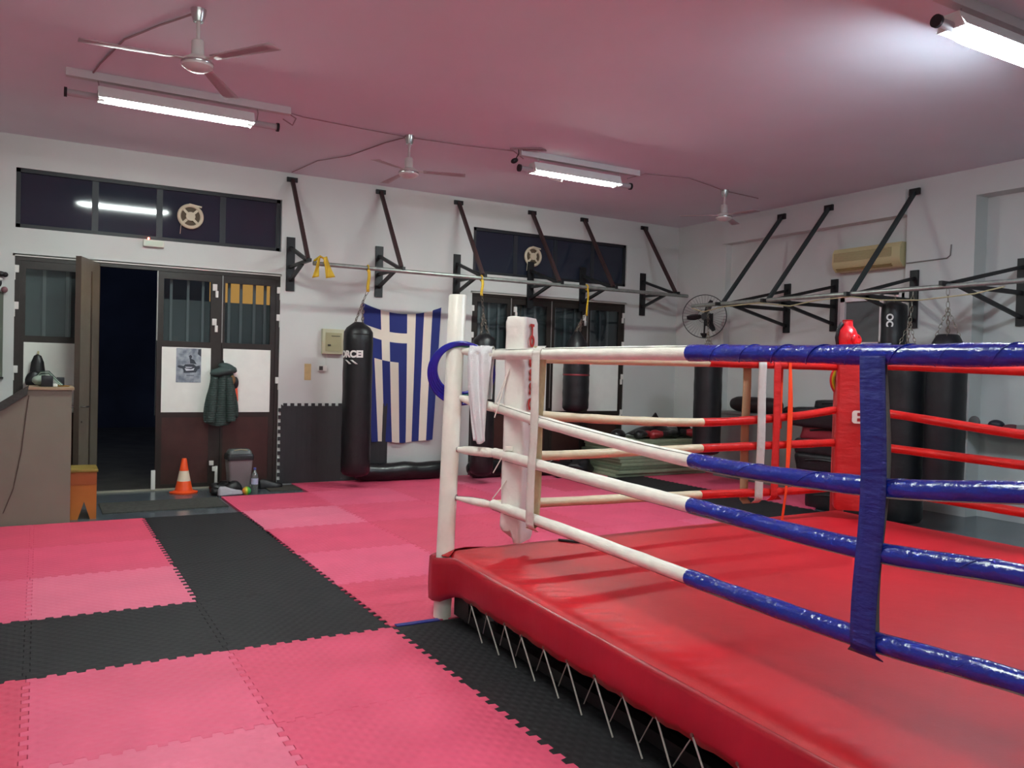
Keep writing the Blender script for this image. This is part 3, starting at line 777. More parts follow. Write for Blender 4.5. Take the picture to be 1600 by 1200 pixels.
# ---------------------------------------------------------------- folding doors and transom windows
def leaf_frame(m, x0, x1, z0, z1, y, zr0, zr1, st=.075, th=.045, bot=.09, top=.085):
    """stiles and rails of a door leaf, mid rail between zr0, zr1"""
    m.span((x0, y, z0), (x0+st, y+th, z1)); m.span((x1-st, y, z0), (x1, y+th, z1))
    m.span((x0+st, y, z1-top), (x1-st, y+th, z1)); m.span((x0+st, y, zr0), (x1-st, y+th, zr1)); m.span((x0+st, y, z0), (x1-st, y+th, z0+bot))
def leaf(parent, x0, x1, z0, z1, y, glass=True, low=True, lowz=.96, sl=.06, sr=.06, M=None, label=None):
    m = MB()
    if M is not None: m.M = M
    th = .045
    m.span((x0, y, z0), (x0+sl, y+th, z1)); m.span((x1-sr, y, z0), (x1, y+th, z1))
    m.span((x0+sl, y, z1-.09), (x1-sr, y+th, z1)); m.span((x0+sl, y, 1.765), (x1-sr, y+th, 1.84)); m.span((x0+sl, y, z0), (x1-sr, y+th, z0+.05)); m.span((x0+sl, y, .885), (x1-sr, y+th, .95))
    lf = m.build('door_leaf', DARKFRAME, parent, smooth=False)
    def mk():
        q = MB()
        if M is not None: q.M = M
        return q
    mk().span((x0+sl, y+.02, 1.84), (x1-sr, y+.024, z1-.09)).build('glass_pane', GLASS, lf, smooth=False)
    mk().span((x0+sl-.012, y-.006, .95), (x1-sr+.012, y+.02, 1.765)).build('white_panel', WPANEL, lf, smooth=False)
    mk().span((x0+sl, y+.004, z0+.05), (x1-sr, y+.03, .885)).build('lower_panel', BROWNPANEL, lf, smooth=False)
    return lf
YD = YB+.03
d1 = sempty('door_1', (1.25, YD, ZF))
m = MB(); m.span((-.25, YD-.01, ZF), (-.20, YD+.08, 2.76)); m.span((2.71, YD-.01, ZF), (2.76, YD+.08, 2.76)); m.span((-.20, YD-.01, 2.70), (2.71, YD+.08, 2.76))
m.build('door_frame', DARKFRAME, d1, smooth=False)
MB().span((-.27, YD-.03, 2.745), (2.77, YD-.004, 2.772)).build('head_strip', mat('alu_strip', (206, 206, 198), .5), d1, smooth=False)
leaf(d1, -.20, .555, ZF+.02, 2.70, YD, sr=.10, sl=.06)
leaf(d1, 1.265, 2.03, ZF+.02, 2.70, YD, sl=.07, sr=.14)
leaf(d1, 2.035, 2.71, ZF+.02, 2.70, YD, sl=.03, sr=.07)
# open leaf, hinged at x=.57 and swung into the room
ang = math.radians(-109)
M = Matrix.Translation((.575, YD, 0)) @ Matrix.Rotation(ang, 4, 'Z') @ Matrix.Translation((-.0, -.0, 0))
m = MB(); m.M = M
m.span((0, 0, ZF+.03), (.70, .05, 2.73))
ol = m.build('open_door_leaf', mat('brown_leaf_face', (112, 106, 94), .4, noise=(5, .12)), d1, smooth=False)
q = MB(); q.M = M; q.span((.0, -.002, ZF+.03), (.012, .052, 2.73)); q.span((.69, -.003, ZF+.03), (.703, .053, 2.73)); q.span((.30, .05, .1), (.34, .056, 2.6)); q.build('leaf_edge_trim', mat('edge_trim_brown', (70, 60, 52), .35), ol, smooth=False)
q = MB(); q.M = M; q.cyl((.64, .05, 1.05), (.64, .10, 1.05), .010); q.tube([(.64, .10, 1.05), (.58, .105, 1.05), (.52, .10, 1.05)], .010, 10); q.cyl((.64, 0, 1.05), (.64, -.05, 1.05), .010); q.tube([(.64, -.05, 1.05), (.58, -.055, 1.05), (.53, -.05, 1.05)], .010, 10)
q.cyl((.62, .05, .88), (.62, .06, .88), .012); q.build('door_handle', CHROME, ol)
# vertical astragal lines and hardware
ALU = mat('alu_line', (150, 150, 146), .4, .5)
for x in (1.262, 2.032): MB().span((x-.006, YD-.008, 1.84), (x+.006, YD, 2.70)).build('astragal', ALU, d1, smooth=False)
HW = WPLASTIC
def hardware(parent, x, z, flip=1):
    m = MB(); m.box((x, YD-.012, z), (.055, .024, .085), bev=.006); m.box((x+.028*flip, YD-.012, z-.085), (.035, .022, .085), bev=.005)
    m.build('hinge', HW, parent)
for z in (2.60, 2.18, 1.45): hardware(d1, -.235, z, -.9)
for z in (2.56, 2.20, 1.37): hardware(d1, 2.745, z, .9)
for z in (2.52, 2.08): hardware(d1, 1.935, z+.02, .9)
MB().box((1.245, YD-.03, .115), (.05, .03, .24), bev=.008).build('floor_bolt', HW, d1)
m = MB(); m.box((1.93, YD-.02, .30), (.055, .024, .06), bev=.006); m.box((1.965, YD-.02, .225), (.05, .024, .06), bev=.006); m.box((1.99, YD-.02, .13), (.035, .028, .26), bev=.006)
m.build('floor_bolt', HW, d1)
# shutter slats behind the glass, and a lit orange sign board across the yard
def slats(parent, xs, z0, z1, y, wd=.05, mt=None):
    for x in xs: MB().span((x, y, z0), (x+wd, y+.02, z1)).build('shutter_slat', mt or mat('shutter_grey', (140, 140, 142), .6), parent, smooth=False)
slats(d1, [.03, .27], 1.80, 2.65, YD+.12, .035)
slats(d1, [1.42, 1.62, 1.80], 1.80, 2.66, YD+.12, .03)
slats(d1, [2.12, 2.27, 2.44, 2.58], 1.80, 2.66, YD+.12, .035)
sb = thing('sign_board', 'dimly lit orange board outside, seen through the glass above the coat', 'sign board', (2.6, 13.2, 1.9))
MB().span((2.25, 13.2, 2.40), (3.45, 13.25, 2.88)).build('panel', mat('orange_board', (150, 100, 50), .6, emit=((1.0, .50, .12), .22)), sb, smooth=False)
MB().span((2.8, 13.25, -.1), (2.88, 13.33, 2.9)).build('pole', BLACKP, sb, smooth=False)
# transom windows
def transom(n, x0, x1, z0, z1, mull):
    t = sempty('window_%d' % n, ((x0+x1)/2, YD, z0))
    m = MB(); y = YB+.02; b = .045
    m.span((x0, y, z0), (x0+b, y+.06, z1)); m.span((x1-b, y, z0), (x1, y+.06, z1)); m.span((x0, y, z0), (x1, y+.06, z0+b)); m.span((x0, y, z1-b), (x1, y+.06, z1))
    m.build('window_frame', mat('black_alu_frame', (28, 31, 36), .5), t, smooth=False)
    for x in mull: MB().span((x-.035, y+.02, z0+b), (x+.035, y+.05, z1-b)).build('mullion', mat('mullion_dark', (34, 38, 46), .5), t, smooth=False)
    MB().span((x0+b, y+.03, z0+b), (x1-b, y+.036, z1-b)).build('glass_pane', GLASS_D, t, smooth=False)
    return t
t1 = transom(1, *T1, [.56, 1.27, 2.02]); t2 = transom(2, *T2, [6.35, 7.08, 7.80])
def vent(c, r, label):
    t = thing('ventilator', label, 'window vent', (c[0], c[1], c[2]-r), 'round window ventilators')
    WV = mat('vent_cream', (214, 202, 176), .5)
    y = c[1]
    MB().tube([(c[0]+r*math.cos(a), y, c[2]+r*math.sin(a)) for a in [2*PI*i/40 for i in range(40)]], .022, 8, closed=True).build('rim', WV, t)
    MB().cyl((c[0], y-.02, c[2]), (c[0], y+.02, c[2]), .055, n=24).build('hub', WV, t)
    for k in range(4):
        a = PI/4+k*PI/2; MB().bar((c[0]+.05*math.cos(a), y, c[2]+.05*math.sin(a)), (c[0]+r*math.cos(a), y, c[2]+r*math.sin(a)), .012, .03).build('spoke', WV, t, smooth=False)
    MB().cyl((c[0], y+.012, c[2]), (c[0], y+.018, c[2]), r-.015, n=32).build('fan_back_plate', mat('vent_inner_brown', (92, 78, 60), .7), t)  # plain brown disc behind the spokes
    MB().bar((c[0]-.02, y-.01, c[2]+r+.015), (c[0]+.13, y-.01, c[2]+r-.008), .01, .02).build('pull_lever', WV, t, smooth=False)
    MB().tube([(c[0]-r*.8, y-.02, c[2]-r*.6), (c[0]-r*.85, y-.02, c[2]-r*1.1), (c[0]-r*.9, y-.02, c[2]-r*1.7)], .003, 6).build('pull_cord', WV, t)
vent((1.625, YB+.01, 3.405), .135, 'round cream window ventilator in the left transom window')
vent((6.65, YB+.01, 3.36), .135, 'round cream window ventilator in the right transom window')
# exit lamp
e = thing('emergency_light', 'small white emergency light box over the open doorway', 'emergency light', (1.20, 10.96, 2.97))
MB().box((1.20, 10.965, 3.02), (.235, .06, .085), bev=.01).build('casing', mat('emergency_white', (214, 220, 206), .4), e)
MB().box((1.20, 10.933, 3.02), (.20, .004, .05)).build('diffuser', mat('emergency_diffuser', (196, 210, 190), .3), e, smooth=False)
MB().ell((1.14, 10.945, 3.075), (.012, .012, .012), 10).build('red_lamp', mat('red_led', (255, 60, 50), .4, emit=((1, .08, .05), 12)), e)
# second folding door
d2 = sempty('door_2', (7.0, YD, ZF))
m = MB(); m.span((5.60, YD-.01, ZF), (5.65, YD+.08, 2.745)); m.span((8.42, YD-.01, ZF), (8.47, YD+.08, 2.745)); m.span((5.65, YD-.01, 2.69), (8.42, YD+.08, 2.745))
m.build('door_frame', DARKFRAME, d2, smooth=False)
MB().span((5.58, YD-.03, 2.728), (8.49, YD-.004, 2.755)).build('head_strip', mat('alu_strip', (206, 206, 198), .5), d2, smooth=False)
leaf(d2, 5.65, 6.29, ZF+.02, 2.69, YD); leaf(d2, 6.295, 7.03, ZF+.02, 2.69, YD, sr=.08); 
leaf(d2, 7.035, 7.725, ZF+.02, 2.69, YD, sl=.06, sr=.10); leaf(d2, 7.73, 8.42, ZF+.02, 2.69, YD, sl=.05, sr=.06)
for x in (6.292, 7.032, 7.728): MB().span((x-.007, YD-.008, 1.0), (x+.007, YD, 2.69)).build('astragal', ALU, d2, smooth=False)
for z in (2.50, 2.10): hardware(d2, 5.62, z, -.9)
for x, z in ((6.36, 2.52), (7.66, 2.46), (7.62, 1.98)): hardware(d2, x, z, .6)
for z in (2.54, 2.06, 1.52, .93): hardware(d2, 8.45, z, -.6)
MB().box((7.70, YD-.02, 1.20), (.03, .03, .16), bev=.006).build('door_handle', HW, d2)
slats(d2, [5.78, 5.95, 6.12, 6.42, 6.6, 6.78, 7.15, 7.35, 7.55, 7.85, 8.05, 8.2], 1.80, 2.64, YD+.12, .04)
MB().span((5.6, YD+.16, ZF), (8.47, YD+.18, 2.72)).build('outer_shutter', mat('dark_shutter', (92, 96, 98), .6), d2, smooth=False)
MB().span((1.27, YD+.16, .9), (2.71, YD+.18, 2.37)).build('outer_shutter', mat('dark_shutter', (92, 96, 98), .6), d1, smooth=False)
MB().span((-.25, YD+.16, 0), (.55, YD+.18, 2.72)).build('outer_shutter', mat('dark_shutter', (92, 96, 98), .6), d1, smooth=False)

# ---------------------------------------------------------------- right wall window and air conditioner
w3 = sempty('window_3', (XW, 7.2, WZ0))
WF = mat('white_window_frame', (240, 240, 238), .5)
m = MB(); b = .07; x = XW-.02
m.span((x, WY0, WZ0), (x+.07, WY0+b, WZ1)); m.span((x, WY1-b, WZ0), (x+.07, WY1, WZ1)); m.span((x, WY0, WZ1-b), (x+.07, WY1, WZ1)); m.span((x, WY0, WZ0), (x+.07, WY1, WZ0+b))
m.span((x, 7.03, WZ0), (x+.07, 7.09, WZ1)); m.span((x, WY0, 2.03), (x+.07, WY1, 2.09))
m.build('window_frame', WF, w3, smooth=False)
MB().span((x+.04, WY0+b, WZ0+b), (x+.046, WY1-b, WZ1-b)).build('glass_pane', mat('dull_pane', (100, 106, 106), .2), w3, smooth=False)
ac = thing('air_conditioner', 'old cream wall air conditioner above the small window on the right wall', 'air conditioner', (XW-.1, 7.18, 3.04))
m = MB(); m.prism([(XW-.20, 3.10), (XW-.22, 3.16), (XW-.215, 3.30), (XW-.18, 3.36), (XW, 3.36), (XW, 3.05), (XW-.14, 3.05)], 1, 6.68, 7.71)
m.build('casing', CREAM, ac, ang=35)
MB().span((XW-.225, 6.80, 3.18), (XW-.205, 7.68, 3.30)).build('front_grille', mat('ac_grille', (176, 166, 124), .5, wave=(20, .5, 'Z')), ac, smooth=False)
m = MB(); m.box((XW-.185, 7.24, 3.095), (.012, .85, .03), M=Matrix.Rotation(.6, 4, 'Y')); m.box((XW-.165, 7.24, 3.072), (.012, .85, .02), M=Matrix.Rotation(.6, 4, 'Y'))
m.build('outlet_louvre', mat('ac_louvre', (150, 132, 84), .5), ac, smooth=False)
tag(MB().tube([(XW-.012, 6.66, 3.08), (XR-.012, 6.64, 3.08), (XR-.012, 6.1, 3.09), (XR-.012, 6.06, 3.12), (XR-.012, 6.05, 3.25)], .008, 6).build('conduit', mat('grey_conduit', (130, 128, 124), .6)), 'thin grey conduit running along the wall from the air conditioner', 'conduit')

# ---------------------------------------------------------------- pull-up rigs
def bracket_back(x, label, tipy=10.13, zt=3.27, zb=2.56, tz=2.87, strut=True):
    t = thing('pull_up_bracket', label, 'wall bracket', (x, YB, zb), 'pull-up brackets on the back wall')
    MB().span((x-.055, YB-.025, zb), (x+.055, YB, zt)).build('wall_plate', BLACKP, t, smooth=False)
    MB().bar((x, YB-.02, zt-.14), (x, tipy+.05, tz+.01), .04, .04).build('upper_arm', BLACKP, t, smooth=False)
    MB().bar((x, YB-.02, tz+.01), (x, tipy-.06, tz+.01), .04, .04).build('middle_arm', BLACKP, t, smooth=False)
    MB().bar((x, YB-.02, zb+.14), (x, tipy+.28, tz), .04, .04).build('lower_arm', BLACKP, t, smooth=False)
    if strut:
        MB().bar((x, YB-.02, 4.03), (x, tipy+.03, tz+.03), .045, .045, up=(1, 0, 0)).build('strut', mat('rusty_brown_steel', (58, 38, 38), .5), t, smooth=False)
        MB().span((x-.07, YB-.03, 4.00), (x+.07, YB, 4.06)).build('strut_foot', BLACKP, t, smooth=False)
ordn = ['first bracket from the left on the back wall, by the yellow strap', 'bracket over the flag, second from the left', 'bracket at the left edge of the right transom window', 'bracket in front of the right transom, beside its round vent', 'bracket in front of the right transom, towards its right end', 'last bracket on the back wall, near the wall fan']
for x, lb in zip((2.88, 4.12, 5.33, 6.60, 7.58, 8.81), ordn): bracket_back(x, 'black pull-up bracket, '+lb)
tag(MB().cyl((2.93, 10.11, 2.845), (9.02, 10.11, 2.845), .027, n=16).build('pull_up_bar', GALV), 'long galvanised pull-up bar along the back wall', 'pull-up bar')
def bracket_side(y, label, xw, strut, tx=8.33, tz=2.585, zt=2.98, zb=2.25):
    t = thing('pull_up_bracket', label, 'wall bracket', (xw, y, zb), 'pull-up brackets on the right wall')
    MB().span((xw-.03, y-.055, zb), (xw, y+.055, zt)).build('wall_plate', BLACKP, t, smooth=False)
    MB().bar((xw-.02, y, zt-.1), (tx+.10, y, tz+.02), .04, .04).build('upper_arm', BLACKP, t, smooth=False)
    MB().bar((xw-.02, y, tz+.01), (tx-.07, y, tz+.01), .04, .05).build('middle_arm', BLACKP, t, smooth=False)
    MB().bar((xw-.02, y, zb+.10), (tx+.28, y, tz), .04, .04).build('lower_arm', BLACKP, t, smooth=False)
    if strut:
        MB().bar((XR-.055, y, 3.97), (tx+.05, y, tz+.02), .045, .045, up=(0, 1, 0)).build('strut', mat('haze_tinted_steel', (44, 54, 54), .5), t, smooth=False)  # teal grey of the lamp's haze put into the black strut's colour
        MB().span((XR-.085, y-.07, 3.92), (XR-.05, y+.07, 4.00)).build('strut_foot', BLACKP, t, smooth=False)
bracket_side(8.66, 'black steel pull-up bracket on the right wall, nearest the wall fan', XW, True)
bracket_side(7.82, 'black steel pull-up bracket on the right wall, left of the small window', XW, True)
bracket_side(6.52, 'black steel pull-up bracket whose strut crosses in front of the air conditioner', XR, True)
bracket_side(5.33, 'black steel pull-up bracket without strut, at the right edge of the view', XW+.12, False, tz=2.62, zt=3.03)
tag(MB().cyl((8.35, 9.25, 2.60), (8.35, 3.4, 2.60), .027, n=16).build('pull_up_bar', GALV), 'long grey pull-up bar carried by the right wall brackets', 'pull-up bar')
tag(MB().tube([(8.35, 9.25, 2.57), (8.34, 9.0, 2.50), (8.33, 8.6, 2.555), (8.33, 7.9, 2.57), (8.33, 7.4, 2.50), (8.33, 7.0, 2.55), (8.33, 6.5, 2.565), (8.33, 6.1, 2.50), (8.33, 5.6, 2.47), (8.33, 5.0, 2.50), (8.33, 4.7, 2.55)], .008, 6).build('slack_line', mat('yellowish_cord', (170, 160, 124), .8)), 'thin yellowish cord slung along the right pull-up bar', 'cord')

# yellow webbing on the back bar
def webloop(x, label, ln, wd=.05, curl=False):
    t = thing('webbing_strap', label, 'yellow strap', (x, 10.11, 2.84-ln))
    MB().tube([(x, 10.11+.036*math.cos(a), 2.845+.036*math.sin(a)) for a in [2*PI*i/16 for i in range(16)]], .009, 8, closed=True).build('loop', YEL, t)
    m = MB(); m.grid(lambda u, v: (x+(v-.5)*wd*.8+.006*math.sin(u*6), 10.075-.004*math.sin(u*5), 2.82-ln*u), 14, 3); m.build('tail', YEL, t, solid=.005)
    return t
def chainlinks(m, p0, p1, r=.014, n=8, th=.0035):
    p0 = Vector(p0); p1 = Vector(p1); d = (p1-p0); L = d.length; d.normalize()
    a = d.cross(Vector((0, 0, 1))); a = a.normalized() if a.length > .01 else Vector((1, 0, 0)); b = d.cross(a)
    for i in range(n):
        c = p0+d*L*(i+.5)/n; e = a if i % 2 else b; h = L/n*.62
        m.tube([c+d*h*math.cos(t)+e*r*math.sin(t) for t in [2*PI*k/10 for k in range(10)]], th, 5, closed=True)
    return m
# loops with three yellow tails on the first bracket
t = thing('webbing_strap', 'yellow strap tied in a knot round the bar at the first bracket', 'yellow strap', (3.0, 10.1, 2.6))
MB().tube([(2.95, 10.13, 2.88), (3.0, 10.05, 2.93), (3.08, 10.07, 2.90), (3.05, 10.12, 2.83)], .016, 8).build('knot', YEL, t)
for x0, x1, z1, w_ in ((2.99, 2.95, 2.66, .07), (3.06, 3.14, 2.67, .10)):
    MB().grid(lambda u, v: (x0+(x1-x0)*u+(v-.5)*w_*(.5+.6*u), 10.06-.02*math.sin(u*4+v*3), 2.92+(z1-2.92)*u+.02*v), 10, 4).build('tail', YEL, t, solid=.004)
webloop(3.64, 'yellow strap holding up the long bag with white lettering', .28)
webloop(5.28, 'yellow strap looped on the bar above the white post', .22)
webloop(7.05, 'yellow strap on the bar in front of the right transom, holding a narrow bag', .40, .035)

# ---------------------------------------------------------------- hanging heavy bags
def heavy_bag(c, r, z0, z1, label, top=.10, sq=.85, hookz=2.82, hookxy=None, strap_n=4, rt=None, ridge=0, lean=0, mt=None, group='hanging heavy bags'):
    mt = mt or LEATHER
    t = thing('punching_bag', label, 'punching bag', (c[0], c[1], z0), group)
    rt = rt or r*.45
    prof = [(r*.55, 0), (r*.85, .02), (r*.99, .06)]
    for k in range(1, 14): prof.append((r*(1+.012*math.sin(k*2.1)), .06+(z1-z0-.06-top)*k/14))
    prof += [(r*.985, z1-z0-top), (r*.8, z1-z0-top*.55), (rt, z1-z0-.01), (rt*.8, z1-z0)]
    MB().lathe(prof, (c[0], c[1], z0), 36, fn=lambda a, z: 1+.012*mnoise.noise(Vector((math.cos(a)*2, math.sin(a)*2, z*5)))).build('bag_body', mt, t, ang=60)
    hx, hy = hookxy or (c[0], c[1])
    hk = Vector((hx, hy, hookz)); m = MB(); 
    ringz = min(z1+.28, hookz-.08); rp = Vector((c[0]*.5+hx*.5, c[1]*.5+hy*.5, ringz))
    for k in range(strap_n):
        a = 2*PI*k/strap_n+.5; chainlinks(m, (c[0]+rt*math.cos(a), c[1]+rt*math.sin(a), z1-.02), rp, n=7)
    chainlinks(m, rp, hk, n=max(2, int((hookz-ringz)/.05)), r=.016)
    m.build('chain', CHAINM, t)
    return t
b1 = heavy_bag((3.615, 10.34), .19, ZF+.17, 2.16, 'long black hanging bag with white lettering, left of the flag', top=.13, rt=.07, hookz=2.56, hookxy=(3.64, 10.08))
WL = mat('white_lettering', (232, 232, 226), .5)
# lettering curved round the bag
def curved_text(txt, size, c, r, z, a_mid, parent, m_, slant=0, name='lettering'):
    cu = bpy.data.curves.new('t', 'FONT'); cu.body = txt; cu.size = size; cu.extrude = .001; cu.align_x = 'CENTER'; cu.offset = .006
    ob = bpy.data.objects.new('t', cu); sc.collection.objects.link(ob)
    dg = bpy.context.evaluated_depsgraph_get(); me = bpy.data.meshes.new_from_object(ob.evaluated_get(dg)); bpy.data.objects.remove(ob)
    bm = bmesh.new(); bm.from_mesh(me)
    root = parent
    while root.parent: root = root.parent
    for v in bm.verts:
        a = a_mid+v.co.x/r; rr = r+.004+v.co.z
        v.co = Vector((c[0]+rr*math.sin(a), c[1]-rr*math.cos(a), z+v.co.y+slant*v.co.x))-root.location
    bm.to_mesh(me); bm.free(); me.materials.clear(); me.materials.append(m_)
    o = bpy.data.objects.new(name, me); sc.collection.objects.link(o); o.parent = parent; return o
curved_text('FORCEI', .118, (3.615, 10.34), .192, 1.70, -1.02, b1, WL, .02)
for k in (0, 1):
    m = MB(); pts = []
    for u, z in ((0, 0), (.035, 0), (.105, -.052), (.075, -.055)):
        a = -.80+(u-.10+k*.085)/.19; pts.append(m.bm.verts.new((3.615+.197*math.sin(a), 10.34-.197*math.cos(a), 1.665+z)))
    m.face(pts); m.build('logo_stroke', WL, b1, solid=.002)
MB().tube([(3.615+.193*math.sin(a), 10.34-.193*math.cos(a), 2.0+.0*a) for a in [-.7+.1*i for i in range(13)]], .004, 5).build('top_seam', LEATHER_S, b1)
heavy_bag((5.36, 10.12), .165, .12, 2.08, 'black hanging bag mostly behind the white post and towel', hookz=2.62, hookxy=(5.28, 10.08))
heavy_bag((7.05, 10.32), .20, .98, 2.20, 'black teardrop bag with a red band in front of the right doors', top=.35, rt=.05, hookz=2.45, hookxy=(7.05, 10.1), group='hanging heavy bags')
MB_ = MB().lathe([(.203, -.012), (.205, 0), (.203, .012)], (7.05, 10.32, 1.54), 32, cap=False)
MB_.build('red_band', mat('dark_red_band', (120, 36, 44), .5), bpy.data.objects['punching_bag.002'])
heavy_bag((8.40, 8.92), .20, .44, 1.93, 'plain black hanging bag in front of the corner pilaster', rt=.08, hookz=2.57, hookxy=(8.35, 8.92))
oc = heavy_bag((8.80, 6.24), .145, 1.0, 2.52, 'slim black bag with two white letters, in front of the small window', rt=.07, hookz=2.60, hookxy=(8.80, 6.24), top=.05)
m = MB().bar((8.35, 6.24, 2.60), (8.85, 6.24, 2.62), .03, .03); m.build('hanger_arm', BLACKP, oc, smooth=False)
pO = Vector((8.80, 6.24, 2.26)); nO = Vector((-.80, -.60, 0)); tO = Vector((.60, -.80, 0))
MO = Matrix(((tO.x, 0, nO.x), (tO.y, 0, nO.y), (0, 1, 0))).to_4x4() @ Matrix.Rotation(-PI/2, 4, 'Z')
text_mesh('OC', .10, Matrix.Translation(pO+nO*.150-tO*.085+Vector((0, 0, .03))) @ MO, WL, 'lettering', oc, .001, bold=.004)
heavy_bag((8.33, 5.74), .215, ZF+.03, 1.95, 'big black bag right behind the red pad, left of its twin', rt=.10, hookz=2.57, hookxy=(8.35, 5.70), top=.12)
heavy_bag((8.36, 5.29), .20, .30, 2.09, 'big black bag on the right, its domed top showing over the blue rope', rt=.11, hookz=2.57, hookxy=(8.35, 5.30), top=.20)

# bags lying on the floor
def lying_bag(p0, p1, r, label, mt=LEATHER_S):
    p0 = Vector(p0); p1 = Vector(p1); n = 16; pts = [p0.lerp(p1, i/n)+Vector((0, 0, .008*math.sin(i))) for i in range(n+1)]
    rad = [r*(.55 if i in (0, n) else .88 if i in (1, n-1) else 1+.03*math.sin(i*1.7)) for i in range(n+1)]
    t = thing('floor_bag', label, 'punching bag', (p0+p1)/2-Vector((0, 0, r)), 'bags lying along the back wall')
    MB().tube(pts, r, 20, rad=rad).build('bag_body', mt, t, ang=60)
    MB().tube([p1-(p1-p0)*.08+Vector((0, (r+.004)*math.cos(a), (r+.004)*math.sin(a))) for a in [2*PI*i/24 for i in range(24)]], .006, 5, closed=True).build('end_seam', LEATHER, t)
lying_bag((3.75, 10.80, .125), (5.22, 10.80, .125), .125, 'long black bag lying on the floor under the flag')
lying_bag((5.42, 10.62, .13), (6.12, 10.68, .13), .13, 'shorter black bag lying on the floor between post and white pad')

# ---------------------------------------------------------------- flag
def flag_mat():
    m = bpy.data.materials.new('flag_cloth'); m.use_nodes = True; nt = m.node_tree; N = nt.nodes; L = nt.links; b = N['Principled BSDF']
    b.inputs['Roughness'].default_value = .8
    uv = N.new('ShaderNodeUVMap'); sp = N.new('ShaderNodeSeparateXYZ'); L.new(uv.outputs[0], sp.inputs[0])
    def math_(op, a, b_=None, c=None):
        n = N.new('ShaderNodeMath'); n.operation = op
        for i, q in enumerate((a, b_, c)):
            if q is None: continue
            if isinstance(q, (int, float)): n.inputs[i].default_value = q
            else: L.new(q, n.inputs[i])
        return n.outputs[0]
    X = math_('MULTIPLY', sp.outputs[0], 9.0); Vd = math_('MULTIPLY', sp.outputs[1], 13.2)   # Vd measured down from the top, in stripe units
    stripe = math_('MODULO', math_('FLOOR', X), 2.0)                    # 0 = blue, 1 = white
    incx = math_('LESS_THAN', X, 5.0); incy = math_('LESS_THAN', Vd, 5.0); inc = math_('MULTIPLY', incx, incy)
    cx = math_('COMPARE', X, 2.5, .5); cy = math_('COMPARE', Vd, 2.5, .5); cross = math_('MAXIMUM', cx, cy)
    a = math_('MULTIPLY', inc, cross); bb = math_('MULTIPLY', math_('SUBTRACT', 1.0, inc), stripe); fac = math_('ADD', a, bb)
    mx = N.new('ShaderNodeMix'); mx.data_type = 'RGBA'; L.new(fac, mx.inputs[0])
    mx.inputs[6].default_value = (*s2l((30, 44, 116)), 1); mx.inputs[7].default_value = (*s2l((232, 226, 208)), 1)
    L.new(mx.outputs[2], b.inputs['Base Color']); return m
def flagp(u, v):
    # u across 0..1, v down 0..1
    xt = 3.885+(5.085-3.885)*u; xb = 4.05+(4.98-4.05)*u
    x = xt+(xb-xt)*v
    ztop = 2.475-.13*math.sin(PI*min(1, u*1.0))**.8*(1 if u < .9 else .9); zbot = .505+.04*abs(u-.5)*2 if u > .1 else .53
    z = ztop+(zbot-ztop)*v
    y = YB-.02-.018*(1+math.sin(u*13+v*2))*(.4+v)
    return (x, y, z)
m = MB(); nu, nv = 54, 40
m.grid(lambda u, v: flagp(u, v), nu, nv)
uvl = None
bm = m.bm; bm.verts.index_update(); uvl = bm.loops.layers.uv.new('UVMap')
for f in bm.faces:
    for lp in f.loops:
        i = lp.vert.index; lp[uvl].uv = ((i//(nv+1))/nu, (i % (nv+1))/nv)
fl = m.build('wall_flag', flag_mat()); tag(fl, 'blue and white striped flag with a cross, hung upright on the back wall', 'flag')

# ---------------------------------------------------------------- meter box, sockets
mb = thing('meter_box', 'cream electrical meter box on the wall left of the long bag', 'electrical box', (3.47, YB, 1.74))
MB().box((3.47, YB-.035, 1.91), (.30, .07, .34), bev=.006).build('casing', CREAM_B := mat('box_cream', (190, 188, 158), .5), mb)
MB().box((3.47, YB-.073, 1.905), (.225, .006, .25)).build('door_panel', mat('box_door', (172, 168, 132), .5), mb, smooth=False)
MB().box((3.50, YB-.078, 1.985), (.12, .003, .008)).build('breaker_label', mat('box_dark_print', (60, 60, 56), .6), mb, smooth=False)
MB().box((3.41, YB-.08, 1.86), (.04, .012, .02)).build('latch', mat('box_dark_print', (60, 60, 56), .6), mb, smooth=False)
sk = thing('power_socket', 'white wall socket with a dark switch below the meter box', 'socket', (3.34, YB, 1.5))
MB().box((3.34, YB-.02, 1.545), (.12, .04, .08), bev=.008).build('casing', WPLASTIC, sk)
MB().box((3.315, YB-.042, 1.545), (.05, .006, .055)).build('switch', mat('dark_switch', (70, 66, 64), .4), sk, smooth=False)
m = MB(); m.tube([(3.38, YB-.006, 1.585), (3.40, YB-.006, 1.66), (3.40, YB-.006, 1.74)], .004, 5)
m.build('supply_wire', WPLASTIC, sk)
st_ = mat('old_patch', (206, 182, 130), .8, noise=(14, .1))
tag(MB().span((3.10, YB-.004, 1.38), (3.19, YB-.0005, 1.60)).build('wall_patch', st_, smooth=False), 'yellowed patch on the wall left of the white socket', 'wall patch')

